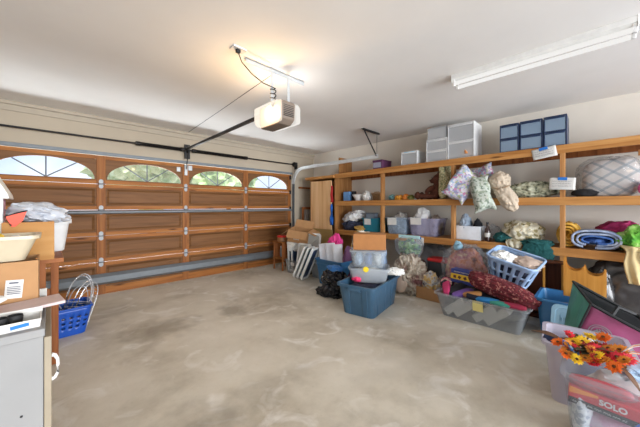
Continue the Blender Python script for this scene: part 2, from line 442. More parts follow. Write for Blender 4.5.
# ------------------------------------------------------------------ torsion spring assembly above the door
ZS, YS = 2.372, YA - 0.1
ts = thing('torsion_spring_assembly', 'black torsion springs on a long shaft along the wall above the garage door', 'garage door spring', (1.78, YA, ZS))
def T(x, y, z): return (x - 1.78, y - YA, z - ZS)
obj('shaft', MB().tube([T(X0 + 0.02, YS, ZS), T(4.33, YS, ZS)], 0.0135, 10), M['dark_steel'], ts)
for xa, xb in ((1.02, 1.70), (1.90, 2.96)):
    n = int((xb - xa) / 0.0125); pts = []
    for i in range(n * 8 + 1):
        a = 2 * PI * i / 8
        pts.append(T(xa + (xb - xa) * i / (n * 8), YS + 0.027 * math.cos(a), ZS + 0.027 * math.sin(a)))
    sp = obj('spring', MB().tube(pts, 0.0058, 5), M['dark_steel'], ts)
    for xe in (xa, xb):
        obj('winding_cone', MB().tube([T(xe - 0.03, YS, ZS), T(xe + 0.03, YS, ZS)], 0.036, 12), M['dark_steel'], sp)
obj('centre_bracket', MB().box(T(1.80, YA - 0.035, ZS - 0.02), (0.10, 0.018, 0.26)).box(T(1.80, YA - 0.08, ZS), (0.012, 0.09, 0.10)), M['dark_steel'], ts, bevel=0.003)
eb = obj('end_bearing_plate', MB().box(T(4.335, YA - 0.09, ZS - 0.03), (0.01, 0.12, 0.16)), M['dark_steel'], ts, bevel=0.003)
obj('cable_drum', MB().tube([T(4.265, YS, ZS), T(4.275, YS, ZS), T(4.276, YS, ZS), T(4.31, YS, ZS), T(4.311, YS, ZS), T(4.325, YS, ZS)], [0.06, 0.062, 0.05, 0.05, 0.06, 0.06], 18), M['black'], ts)
obj('lift_cable', MB().tube([(4.25 - dl.x, YS - 0.05 - dl.y, ZS - 0.08), (4.25 - dl.x, YS - 0.03 - dl.y, 1.2), (4.25 - dl.x, YS - dl.y, 0.15)], 0.004, 6), M['black'], door)

# ------------------------------------------------------------------ right-hand track with its ceiling hanger
tr = thing('door_track', 'pale galvanised garage door track curving from the door edge to a ceiling hanger', 'garage door track', (4.30, YA, 0.02))
def channel(pts, w=0.05, d=0.028):
    mb = MB(); pts = [Vector(p) for p in pts]; loops = []
    for i, p in enumerate(pts):
        a = pts[max(0, i - 1)]; b = pts[min(len(pts) - 1, i + 1)]; t = (b - a).normalized()
        nrm = Vector((1, 0, 0)); side = t.cross(nrm).normalized()
        prof = [(-w/2, 0), (w/2, 0), (w/2, d), (w/2 - 0.004, d), (w/2 - 0.004, 0.004), (-w/2 + 0.004, 0.004), (-w/2 + 0.004, d), (-w/2, d)]
        loops.append([p + side * q + nrm * (-e) for q, e in prof])
    return mb.loft(loops)
tp = [(0, -0.055, 0.0), (0, -0.055, 1.88)]
for k in range(1, 9):
    a = PI / 2 * k / 8
    tp.append((0, -0.055 - 0.36 * (1 - math.cos(a)), 1.88 + 0.36 * math.sin(a)))
obj('vertical_track', channel(tp[:2]), M['steel'], tr, smooth=False)
obj('horizontal_track', channel(tp[1:] + [(0, -2.5, 2.25)], 0.07, 0.035), M['track'], tr, smooth=False)
hg = MB()
zc = ZC - 0.02
hg.box((-0.145, -2.45, zc - 0.016), (0.50, 0.03, 0.03)).box((-0.145, -2.435, zc - 0.002), (0.50, 0.06, 0.004))
def bar(mb, a, b, w=0.028, t=0.006):
    a, b = Vector(a), Vector(b); d = b - a; L = d.length
    q = d.to_track_quat('X', 'Z').to_matrix().to_4x4()
    bmesh.ops.create_cube(mb.bm, size=1, matrix=Matrix.Translation((a + b) / 2) @ q @ Matrix.Diagonal((L, t, w, 1)))
bar(hg, (-0.37, -2.45, zc - 0.02), (0.0, -2.46, 2.26)); bar(hg, (0.03, -2.45, zc - 0.02), (0.012, -2.46, 2.25), 0.02)
obj('ceiling_hanger', hg, M['dark_steel'], tr, smooth=False)
obj('stay_wire', MB().tube([(0.0, -2.46, 2.25), (0.35, -2.1, 2.2), (0.68, -1.7, 2.13)], 0.003, 5), M['galv'], tr)

# ------------------------------------------------------------------ opener
M['housing'] = plain('taupe_plastic', S(118, 104, 92), 0.5)
M['lens_warm'] = emit('lens_glow_warm', (1.0, 0.88, 0.74, 1), 0.85, 0.35)
M['lens_cool'] = emit('lens_glow_cool', (1.0, 0.96, 0.9, 1), 0.7, 0.35)
ox, oy, oz = 1.67, 2.32, 2.165
op = thing('garage_door_opener', 'garage door opener motor with glowing white lamp covers hung under the ceiling', 'garage door opener', (ox, oy, oz))
hb = MB()
hb.loft([[(sx * w, sy, z) for sx, sy in ((-1, -l0), (1, -l0), (1, l1), (-1, l1))] for w, l0, l1, z in ((0.075, 0.12, 0.19, 0.0), (0.085, 0.175, 0.21, 0.05), (0.085, 0.185, 0.21, 0.205), (0.08, 0.17, 0.20, 0.225))])
body = obj('motor_housing', hb, M['housing'], op, bevel=0.012)
vb = MB()
for k in range(7): vb.box((0, -0.184 + 0.0005 * k, 0.075 + 0.017 * k), (0.12, 0.008, 0.005))
obj('vent', vb, M['black'], body)
for sg, mt in ((-1, 'lens_warm'), (1, 'lens_cool')):
    q = []
    for k in range(7):
        t = k / 6; w = 0.095 * math.sin(t * PI / 2); sh = 0.06 * (1 - math.cos(t * PI / 2))
        q.append([(sg * (0.086 + w), y, z) for y, z in ((-0.19 + sh, 0.01 + sh), (0.20 - sh, 0.01 + sh), (0.20 - sh, 0.215 - sh), (-0.19 + sh, 0.215 - sh))])
    obj('lamp_cover', MB().loft(q, cap0=False), M[mt], op, bevel=0.014, label='glowing warm white lamp cover' if sg < 0 else 'glowing white lamp cover')
top = ZC - oz
bm_ = MB()
bm_.box((-0.035, -0.03, top - 0.012), (0.70, 0.036, 0.004)).box((-0.035, -0.047, top - 0.028), (0.70, 0.004, 0.036))
obj('ceiling_bar', bm_, M['galv'], op, smooth=False)
for x in (-0.10, 0.10):
    obj('hanger_strap', MB().box((x, -0.05, (top - 0.02 + 0.17) / 2), (0.034, 0.004, top - 0.02 - 0.17)), M['galv'], op, smooth=False)
r_ = MB(); bar(r_, (0, 0.2, 0.19), (0.095, YA - 0.06 - oy, 0.22), 0.032, 0.032)
obj('rail', r_, M['dark_steel'], op, smooth=False)
obj('rail_chain', MB().tube([(0.0, 0.2, 0.212), (0.095, YA - 0.08 - oy, 0.242)], 0.006, 6), M['galv'], op)
ar = MB(); bar(ar, (0.09, YA - 0.22 - oy, 0.205), (0.112, YA - 0.05 - oy, -0.135), 0.03, 0.008)
obj('door_arm', ar, M['dark_steel'], op, smooth=False)
cp = [(-0.51, -0.13, top - 0.03), (-0.47, -0.12, top - 0.10), (-0.36, -0.10, top - 0.16), (-0.22, -0.07, top - 0.19)]
for k in range(26):
    a = 2 * PI * k / 7; cp.append((-0.10 + 0.028 * math.cos(a) + 0.01, -0.05 + 0.03 * math.sin(a), top - 0.19 - 0.006 * k))
cp.append((-0.08, -0.03, 0.222))
obj('power_cord', MB().tube(cp, 0.005, 6), M['black'], op)
t = thing('ceiling_outlet', 'small electrical outlet plate on the ceiling beside the opener', 'outlet', (1.165, 2.195, ZC))
obj('cover_plate', MB().box((0, 0, -0.006), (0.125, 0.08, 0.012)), M['enamel'], t, bevel=0.003)
obj('plug', MB().box((-0.005, -0.005, -0.026), (0.035, 0.03, 0.03)), M['black'], t, bevel=0.004)
tag(obj('sensor_wire', MB().tube([(1.64, 2.36, ZC - 0.004), (1.72, 3.6, ZC - 0.004), (1.82, YA - 0.04, ZC - 0.005)], 0.0035, 5), M['steel']), 'thin grey wire stapled along the ceiling from opener to door wall', 'wire')

# ------------------------------------------------------------------ fluorescent fixture
fx = thing('fluorescent_fixture', 'long white two tube fluorescent strip light on the ceiling', 'ceiling light', (3.06, 0.445, ZC))
L = 1.27
obj('fixture_housing', MB().prism([(-0.075, 0), (-0.075, -0.045), (-0.03, -0.075), (0.03, -0.075), (0.075, -0.045), (0.075, 0)], -L/2, L/2), M['enamel'], fx, bevel=0.003, smooth=False)
M['tube'] = emit('tube_glow', (1.0, 0.98, 0.95, 1), 0.66)
for x in (-0.06, 0.06):
    obj('lamp_tube', MB().tube([(x, -L/2 + 0.02, -0.092), (x, L/2 - 0.02, -0.092)], 0.019, 14), M['tube'], fx)
for y in (-L/2 + 0.012, L/2 - 0.012):
    for x in (-0.055, 0.055): obj('lamp_holder', MB().box((x, y, -0.08), (0.03, 0.024, 0.07)), M['enamel'], fx, bevel=0.004)
    obj('end_cap', MB().box((0, y + math.copysign(0.014, y), -0.04), (0.155, 0.006, 0.085)), M['enamel'], fx, bevel=0.002)
# ------------------------------------------------------------------ shelving along the right wall
XS = 4.44
ZM, ZL = 1.466, 0.846
def zt(y): return 2.105 - 0.0125 * y
YE0, YE1 = -1.6, 4.065
sh = thing('shelving_unit', 'long honey pine shelving unit with three open shelves along the right wall', 'shelf', (XS, 1.2, 0))
def L_(x, y, z): return (x - XS, y - 1.2, z)
def board(name, y0, y1, za, zb, mat, xf=XS):
    """deck from the wall to the front edge plus its front edge timber"""
    d = obj(name, MB().prism([(y0 - 1.2, za - 0.018), (y1 - 1.2, zb - 0.018), (y1 - 1.2, zb), (y0 - 1.2, za)], 0.038, XB - XS - 0.002, axis='x'), mat, sh, smooth=False)
    obj('front_edge', MB().prism([(y0 - 1.2, za - 0.10), (y1 - 1.2, zb - 0.10), (y1 - 1.2, zb + 0.001), (y0 - 1.2, za + 0.001)], 0, 0.038, axis='x'), M['shelf'], d, bevel=0.004, smooth=False)
    obj('wall_cleat', MB().prism([(y0 - 1.2, za - 0.10), (y1 - 1.2, zb - 0.10), (y1 - 1.2, zb - 0.018), (y0 - 1.2, za - 0.018)], XB - XS - 0.04, XB - XS - 0.002, axis='x'), M['rack'], d, smooth=False)
board('top_shelf', YE0, YE1, zt(YE0), zt(YE1), M['ply'])
board('middle_shelf', YE0, YE1, ZM, ZM, M['ply'])
board('lower_shelf', YE0, YE1, ZL, ZL, M['ply'])
for y in (2.88, 1.60, 0.32, -0.95):
    obj('post', MB().box2(L_(XS + 0.012, y - 0.024, 0), L_(XS + 0.10, y + 0.024, zt(y) - 0.05)), M['post'], sh, bevel=0.003, smooth=False)
obj('divider_panel', MB().box2(L_(XS + 0.004, 4.045, 0), L_(XB - 0.004, 4.075, zt(4.06) - 0.018)), M['ply'], sh, bevel=0.002, smooth=False)
obj('cross_rail', MB().box2(L_(XS + 0.06, -0.6, 1.90), L_(XS + 0.1, -0.29, 1.96)), M['post'], sh, smooth=False)

# tall cabinet closing the far end of the shelves
cb = thing('tall_cabinet', 'tall birch plywood cupboard at the far left end of the shelves', 'cabinet', (XS, 4.48, 0))
def K(x, y, z): return (x - XS, y - 4.48, z)
obj('carcass', MB().box2(K(XS + 0.03, 4.865, 0.66), K(XB - 0.004, 4.885, 2.02)).box2(K(XS + 0.03, 4.082, 0.66), K(XB - 0.004, 4.1, 2.02)).box2(K(XB - 0.02, 4.1, 0.66), K(XB - 0.004, 4.865, 2.02)).box2(K(XS + 0.03, 4.1, 0.66), K(XB - 0.02, 4.865, 0.69)), M['ply'], cb, bevel=0.002, smooth=False)
obj('top_panel', MB().box2(K(XS - 0.04, 4.07, 1.975), K(XB - 0.004, 4.99, 2.035)), M['shelf'], cb, bevel=0.004, smooth=False)
obj('base_leg', MB().box2(K(XS + 0.1, 4.82, 0), K(XS + 0.15, 4.87, 0.66)), M['ply'], cb, smooth=False)
obj('base_leg', MB().box2(K(XS + 0.1, 4.10, 0), K(XS + 0.15, 4.15, 0.66)), M['ply'], cb, smooth=False)
dr = obj('cabinet_door', MB().box2(K(XS, 4.165, 0.74), K(XS + 0.028, 4.835, 1.93)), M['plydoor'], cb, bevel=0.004, smooth=False)
obj('knob', MB().lathe([(0.006, 0), (0.007, 0.012), (0.016, 0.02), (0.017, 0.028), (0.010, 0.034)], 14), M['pine'], dr, loc=K(XS, 4.79, 0.99), rot=(0, -PI / 2, 0))
tag(obj('hanging_cloth', MB().sheet(4, 14, lambda u, v: (-0.015 + 0.01 * math.sin(v * 9), (u - .5) * (0.05 + 0.03 * v), -0.36 * v)), plain('red_webbing', S(196, 44, 46), 0.8), loc=(XS - 0.012, 4.125, 1.80), solid=0.006), 'red cloth strip hanging beside the cupboard door', 'cloth')
tag(obj('hanging_cloth', MB().sheet(5, 16, lambda u, v: (-0.02 + 0.012 * math.sin(v * 11 + u * 3), (u - .5) * (0.04 + 0.06 * v), -0.46 * v)), plain('blue_webbing', S(28, 92, 176), 0.8), loc=(XS - 0.012, 4.125, 1.40), solid=0.006), 'long blue cloth hanging beside the cupboard door', 'cloth')

# things leaning in the corner between the door and the cupboard
tag(obj('leaning_board', MB().box((0, 0, 0.42), (0.70, 0.012, 0.84)), plain('hardboard', S(166, 136, 82), 0.7), loc=(XS - 0.06, 4.42, 0.0), rot=(0.0, 0, FB + 0.02), bevel=0.002), 'plain olive tan board standing upright below the cupboard door', 'board')
wf = thing('picket_fence_piece', 'reddish wooden frame with grey uprights standing in the corner beside the garage door', 'frame', (4.68, 5.18, 0))
obj('top_rail', MB().box((0, 0, 1.30), (0.42, 0.04, 0.06)), M['rack'], wf, bevel=0.003)
obj('side_post', MB().box((-0.19, 0, 0.64), (0.04, 0.04, 1.26)), M['rack'], wf, bevel=0.003)
for x in (-0.10, -0.02, 0.07, 0.16):
    obj('upright', MB().box((x, 0, 0.64), (0.035, 0.025, 1.26)), plain('grey_paint', S(150, 142, 136), 0.7) if 'gp' not in M else M['gp'], wf, bevel=0.003)
tag(obj('wooden_strip', MB().box((0, 0, 0), (0.42, 0.03, 0.045)), M['rack'], loc=(4.70, YA - 0.016, 1.82), bevel=0.003), 'short dark wooden strip screwed to the wall above the corner frame', 'wood strip')

# ------------------------------------------------------------------ drawer units on the top shelf
def drawer_unit(name, label, cat, y0, y1, x0, d, h, n, frame, front, z=None, group=None, lip=None):
    yc = (y0 + y1) / 2; w = abs(y1 - y0)
    t = thing(name, label, cat, (x0, yc, zt(min(y0, y1)) + 0.001 if z is None else z), FB, group)
    f = MB(); k = 0.012
    f.box((-w/2 + k/2, d/2, h/2), (k, d, h)).box((w/2 - k/2, d/2, h/2), (k, d, h)).box((0, d - k/2, h/2), (w - 2*k, k, h))
    for i in range(n + 1): f.box((0, d/2 - k/2, k/2 + (h - k) * i / n), (w - 2*k, d - k, k))
    obj('casing', f, frame, t, bevel=0.003, smooth=False)
    for i in range(n):
        dh = (h - k) / n - k - 0.006; zb = k + 0.002 + (h - k) * i / n; ww = w - 2*k - 0.006
        q = []
        def LL(a, zz, y_a=0.004, y_b=d - 0.03): q.append([(-ww/2 + a, y_a + a, zz), (ww/2 - a, y_a + a, zz), (ww/2 - a, y_b - a, zz), (-ww/2 + a, y_b - a, zz)])
        LL(0, zb); LL(0, zb + dh); LL(0.004, zb + dh); LL(0.004, zb + 0.004)
        dw = obj('drawer', MB().loft(q), front, t, smooth=False)
        obj('drawer_pull', MB().box((0, 0.0, zb + dh - 0.012), (ww * 0.96, 0.014, 0.02)), lip or frame, dw, bevel=0.004)
    return t
tag(obj('plywood_offcut', MB().box((0, 0, 0.18), (0.44, 0.02, 0.36)), M['ply'], loc=(4.73, 4.0, zt(4.0) + 0.001), bevel=0.002, smooth=False), 'brown plywood panel standing upright on top of the shelves', 'board')
M['purple'] = plain('purple_card', S(92, 48, 84), 0.6); M['greylabel'] = plain('grey_label', S(150, 150, 168), 0.6)
t = thing('storage_box', 'dark purple cardboard box with a grey front on the top shelf', 'box', (4.50, 3.0, zt(2.85) + 0.002), FB)
obj('box_body', MB().box((0, 0.16, 0.075), (0.21, 0.32, 0.15)), M['purple'], t, bevel=0.004)
obj('box_lid', MB().box((0, 0.16, 0.16), (0.22, 0.33, 0.025)), M['purple'], t, bevel=0.004)
obj('front_label', MB().box((-0.01, -0.003, 0.075), (0.17, 0.004, 0.10)), M['greylabel'], t)
M['skyclear'] = clear('sky_tinted_plastic', S(176, 214, 234), 0.6)
u = drawer_unit('drawer_box', 'small white single drawer box with a light blue lid strip on the top shelf', 'drawer box', 2.50, 2.20, 4.50, 0.31, 0.24, 1, M['white'], M['frostd'])
obj('blue_lid', MB().box((0, 0.05, 0.225), (0.20, 0.10, 0.02)), plain('light_blue_plastic', S(120, 190, 224), 0.4), u, bevel=0.004)
a1 = drawer_unit('drawer_unit', 'white frosted two drawer unit beneath a single drawer box on the top shelf', 'drawer unit', 2.04, 1.70, 4.50, 0.36, 0.37, 2, M['white'], M['frostd'])
drawer_unit('drawer_unit', 'frosted single drawer box stacked on top of the white two drawer unit', 'drawer unit', 2.02, 1.72, 4.505, 0.35, 0.19, 1, M['frostd'], M['frostd'], z=zt(1.7) + 0.373)
b1 = drawer_unit('drawer_unit', 'tall white two drawer unit with an orange item showing inside its lower drawer', 'drawer unit', 1.69, 1.31, 4.50, 0.37, 0.54, 2, M['white'], M['frostd'])
bz = zt(1.31) + 0.022
tag(obj('folded_cloth', MB().blob((0, 0, 0.07), (0.11, 0.09, 0.075), 3, 0.4, 1.7, 3, flat=-0.07), plain('rust_cloth', S(206, 138, 80), 0.9), loc=(4.61, 1.42, bz)), 'orange cloth inside the lower drawer of the tall white unit', 'cloth')
tag(obj('folded_cloth', MB().blob((0, 0, 0.05), (0.09, 0.10, 0.055), 5, 0.4, 1.7, 3, flat=-0.05), plain('grey_cloth', S(130, 130, 128), 0.9), loc=(4.61, 1.59, bz)), 'grey cloth inside the lower drawer of the tall white unit', 'cloth')
M['navy'] = plain('navy_plastic', S(26, 46, 80), 0.35); M['bluefront'] = clear('smoky_blue_plastic', S(156, 178, 200), 0.5, 0.2)
for i, (ya, yb, lb) in enumerate(((0.985, 0.765, 'navy two drawer unit at the left end of the row of three'), (0.755, 0.515, 'navy two drawer desk unit in the middle of the row of three'), (0.505, 0.28, 'navy two drawer desk unit at the right end of the row of three'))):
    g = drawer_unit('blue_drawer_unit', lb, 'drawer unit', ya, yb, 4.50, 0.30, 0.385, 2, M['navy'], M['bluefront'], group='navy drawer units on the top shelf', lip=M['navy'])
    cz = zt(0.3) + 0.02
    for k in range(2):
        c = obj('contents', MB().blob((0, 0.14, 0.05 + 0.19 * k), (0.08, 0.08, 0.035), i * 2 + k, 0.3, 2, 3), plain('contents_%d%d' % (i, k), [S(70, 150, 180), S(90, 100, 120)][(i + k) % 2], 0.7), g)

# handwritten signs
def sign(label, y0, y1, z0, z1, tilt, seed, x=XS - 0.004):
    w, h = abs(y1 - y0), z1 - z0
    t = thing('paper_sign', label, 'sign', (x, (y0 + y1) / 2, z0), (0, 0, FB), None)
    t.rotation_euler = Euler((0, tilt, FB))
    sht = obj('sheet', MB().sheet(10, 6, lambda u, v: ((u - .5) * w, -0.006 - 0.012 * math.sin(u * PI) * (1 - v), h * v)), M['paper'], t, solid=0.0015)
    k = MB()
    for i in range(3): scribble(k, -w * 0.38, w * 0.36, h * (0.70 - 0.2 * i), 0.007, -0.0195 + 0.003 * 0, 3, seed + i, 0.0016)
    obj('handwriting', k, M['ink'], t)
    obj('tape', MB().box((0, -0.012, h - 0.012), (w * 0.36, 0.006, 0.035)), M['tape'], t, bevel=0.001, label='blue tape')
sign('white handwritten sign taped tilted to the top shelf edge', 0.60, 0.36, 1.96, 2.09, -0.16, 3)
sign('white handwritten sign taped below the top shelf sign, on the post', 0.445, 0.205, 1.555, 1.70, 0.06, 9)
sign('small white paper tag taped to the lower shelf edge above the clear bags', 2.19, 2.05, 0.70, 0.83, 0.03, 14)

# ------------------------------------------------------------------ middle shelf
def soft(name, label, cat, c, s, mat, seed=1, amp=0.25, freq=1.6, sub=4, rot=FB, group=None, ridge=False, tilt=None, power=1.0, crease=0.0):
    """a lump of cloth resting at c (c = middle of its underside)"""
    o = obj(name, MB().blob((0, 0, s[2] * 0.86), s, seed, amp, freq, sub, flat=-s[2] * 0.86, ridge=ridge, rot=tilt, power=power, crease=crease), mat, loc=c, rot=rot)
    return tag(o, label, cat, group)
t = thing('blue_box', 'small blue box with a black back beside the shelf end panel', 'box', (4.58, 3.83, ZM + 0.001), FB)
obj('box_front', MB().box((-0.02, 0.04, 0.10), (0.17, 0.08, 0.20)), plain('steel_blue', S(96, 144, 196), 0.4), t, bevel=0.012)
obj('box_back', MB().box((0.03, 0.13, 0.105), (0.20, 0.10, 0.21)), M['black'], t, bevel=0.012)
M['whitebag'] = plain('white_bag_plastic', S(226, 226, 222), 0.45)
bw = thing('white_bowl', 'white bowl with tall flaring rim on the middle shelf', 'bowl', (4.62, 3.56, ZM + 0.001))
obj('bowl_body', MB().lathe([(0.05, 0), (0.055, 0.01), (0.09, 0.07), (0.125, 0.13), (0.121, 0.13), (0.086, 0.072), (0.04, 0.014)], 20), M['enamel'], bw)
soft('white_bag', 'crumpled white plastic bag between the white bowl and the wicker basket', 'bag', (4.64, 3.33, ZM), (0.09, 0.10, 0.105), M['whitebag'], 4, 0.3, 1.8, crease=0.1)
soft('white_bag', 'small crumpled white bag standing behind the white bowl', 'bag', (4.78, 3.47, ZM), (0.075, 0.085, 0.11), M['whitebag'], 8, 0.3, 1.8, crease=0.1)
wb = thing('wicker_basket', 'small brown wicker basket on the middle shelf beside the white bag', 'basket', (4.66, 3.12, ZM + 0.001))
M['wicker'] = fabric('wicker', [S(120, 90, 60), S(160, 126, 88)], 60, 'wave', 0.8, 4)
obj('basket_body', MB().lathe([(0.07, 0), (0.075, 0.005), (0.10, 0.12), (0.106, 0.125), (0.106, 0.14), (0.095, 0.14), (0.065, 0.012)], 22), M['wicker'], wb)
obj('basket_lining', MB().blob((0, 0, 0.13), (0.085, 0.085, 0.05), 2, 0.3, 2, 3), plain('lining', S(176, 148, 116), 0.9), wb)
toy_cols = [((4.62, 2.74), (0.075, 0.07, 0.055), S(96, 138, 140), 'small grey green trinket leftmost beside the shelf post'),
            ((4.60, 2.60), (0.085, 0.07, 0.05), S(206, 140, 40), 'orange trinket between the grey green and the amber one'),
            ((4.62, 2.47), (0.08, 0.07, 0.055), S(190, 110, 34), 'amber brown trinket in the middle of the row of trinkets'),
            ((4.60, 2.36), (0.06, 0.06, 0.045), S(120, 120, 60), 'olive green trinket right of the amber trinket'),
            ((4.59, 2.245), (0.04, 0.04, 0.042), S(170, 206, 218), 'tiny pale blue trinket nearest the teddy bear feet')]
for i, ((x, y), s, c, lb) in enumerate(toy_cols):
    soft('trinket', lb, 'trinket', (x, y, ZM), s, plain('trinket_%d' % i, c, 0.6, var=0.35, scale=25), 20 + i, 0.5, 2.2, 3, group='trinkets on the middle shelf')
# teddy bear sitting, legs out to the left, head turned left
bear = thing('teddy_bear', 'brown teddy bear sitting on the middle shelf leaning on a cushion', 'teddy bear', (4.62, 1.98, ZM + 0.002), FB)
M['bear'] = fabric('bear_plush', [S(70, 36, 24), S(96, 52, 34)], 60, 'noise', 0.95, bumps=0.5)
b = MB()
b.blob((0.06, 0.02, 0.145), (0.105, 0.10, 0.15), 1, 0.05, 1, 3, rot=(0, 0.25, 0))
b.blob((0.085, 0.0, 0.335), (0.088, 0.085, 0.09), 1, 0.04, 1, 3)
b.blob((0.005, -0.02, 0.31), (0.045, 0.042, 0.04), 1, 0.02, 1, 3)
for y in (-0.065, 0.07): b.blob((0.125, y, 0.415), (0.022, 0.035, 0.04), 1, 0, 1, 3)
for y in (-0.07, 0.09):
    b.blob((-0.09, y, 0.055), (0.15, 0.05, 0.048), 1, 0.05, 1, 3); b.blob((-0.235, y, 0.07), (0.045, 0.05, 0.07), 1, 0.05, 1, 3)
for y in (-0.10, 0.11): b.blob((-0.01, y, 0.17), (0.10, 0.042, 0.042), 1, 0.05, 1, 3, rot=(0, -0.6, 0))
bo = obj('bear_body', b, M['bear'], bear)
rm = bo.modifiers.new('fuse', 'REMESH'); rm.mode = 'VOXEL'; rm.voxel_size = 0.010; rm.use_smooth_shade = True
sm = bo.modifiers.new('soften', 'SMOOTH'); sm.iterations = 4
obj('nose', MB().blob((-0.038, -0.022, 0.322), (0.012, 0.018, 0.012), 1, 0, 1, 2), M['black'], bear)
for y in (-0.062, 0.028): obj('eye', MB().blob((0.012, y, 0.358), (0.008, 0.009, 0.009), 1, 0, 1, 2), M['black'], bear)
for y in (-0.07, 0.09): obj('foot_pad', MB().blob((-0.272, y, 0.07), (0.012, 0.036, 0.045), 1, 0, 1, 3), plain('tan_felt', S(120, 76, 52), 0.9), bear)
M['speckle'] = fabric('speckled_print', [S(150, 146, 108), S(196, 186, 150), S(120, 124, 90), S(176, 166, 126)], 55)
M['floral'] = fabric('floral_print', [S(200, 198, 206), S(180, 172, 196), S(206, 204, 206), S(142, 138, 172), S(204, 198, 200), S(186, 124, 156), S(146, 168, 190), S(166, 174, 136)], 34)
M['leafy'] = fabric('leafy_print', [S(186, 190, 180), S(146, 156, 138), S(174, 182, 170), S(116, 128, 114), S(180, 186, 176)], 40)
M['cream'] = plain('cream_cloth', S(190, 174, 154), 0.9, var=0.08, scale=8, bumps=0.2)
M['fringe'] = fabric('fringed_weave', [S(84, 88, 70), S(176, 178, 152), S(206, 206, 184)], 22, 'noise', bumps=0.6)
def cushion(name, label, loc, w, h, th, mat, rot, seed, amp=0.014, wob=0.0, taper=0.0):
    return tag(obj(name, MB().pillow(w, h, th, seed, amp, wob=wob, taper=taper), mat, loc=loc, rot=rot), label, 'cushion')
# seen nearly edge-on, leaning on the post
cushion('cushion', 'tall narrow olive speckled cushion standing between bear and post', (4.66, 1.755, ZM + 0.30), 0.38, 0.60, 0.17, M['speckle'], (-0.09, 0.0, FB + PI / 2 - 0.2), 3, 0.01, 0.01, 0.45)
cushion('cushion', 'white and lilac floral cushion flopping over the middle shelf edge', (4.41, 1.44, ZM + 0.20), 0.40, 0.50, 0.17, M['floral'], (-0.35, 0.62, FB + 0.25), 5, 0.03, 0.07)
cushion('cushion', 'floral cushion piled behind the lilac floral one under the top shelf', (4.64, 1.28, ZM + 0.34), 0.40, 0.30, 0.14, M['floral'], (-0.2, -0.3, FB - 0.1), 7, 0.02, 0.05)
cushion('cushion', 'grey green leafy print cushion hanging over the middle shelf edge', (4.37, 1.17, ZM + 0.06), 0.25, 0.52, 0.17, M['leafy'], (-0.2, -0.12, FB + 0.45), 9, 0.025, 0.05)
cb_ = thing('cloth_bag', 'cream cloth bag with a long drooping end over the shelf edge', 'bag', (4.45, 0.95, ZM - 0.16), FB)
bb = MB()
bb.blob((-0.05, 0.07, 0.37), (0.14, 0.12, 0.16), 2, 0.2, 1.5, 5, rot=(0, 0.35, 0), crease=0.14)
bb.blob((0.06, -0.02, 0.17), (0.105, 0.085, 0.20), 5, 0.2, 1.6, 5, rot=(0, -0.45, 0), crease=0.16)
bo = obj('bag_body', bb, M['cream'], cb_)
rm = bo.modifiers.new('fuse', 'REMESH'); rm.mode = 'VOXEL'; rm.voxel_size = 0.009; rm.use_smooth_shade = True
obj('drawstring', MB().tube([(-0.10, -0.055, 0.31), (-0.02, -0.075, 0.28), (0.05, -0.09, 0.30), (0.10, -0.04, 0.33)], 0.008, 8), plain('tan_cord', S(150, 126, 100), 0.9), cb_)
fr = thing('fringed_throw', 'grey green fringed throw bundled on the middle shelf beside the cream bag', 'blanket', (4.64, 0.64, ZM + 0.001), FB)
obj('throw_body', MB().blob((0, 0, 0.10), (0.29, 0.15, 0.115), 4, 0.2, 1.5, 5, flat=-0.1, crease=0.1), M['fringe'], fr)
fm = MB(); rnd = random.Random(5)
for k in range(90):
    a = rnd.uniform(0, PI); r0 = rnd.uniform(0.85, 1.05)
    x = -0.27 * math.cos(a) * r0; z = 0.10 + 0.09 * math.sin(a) * r0
    y = -0.07 - 0.05 * rnd.random() + 0.10 * math.sin(a)
    fm.tube([(x, y, z), (x + rnd.uniform(-.02, .02), y - 0.03, z + rnd.uniform(0.0, .03)), (x + rnd.uniform(-.04, .04), y - 0.05, z + rnd.uniform(-.03, .03))], 0.004, 4)
obj('fringe', fm, plain('dark_fringe', S(92, 98, 76), 0.9), fr)
soft('black_cloth', 'flat black cloth lying in front of the plastic wrapped quilt', 'cloth', (4.53, 0.13, ZM), (0.12, 0.07, 0.05), plain('black_knit', S(28, 26, 28), 0.95), 6, 0.2, 1.5)
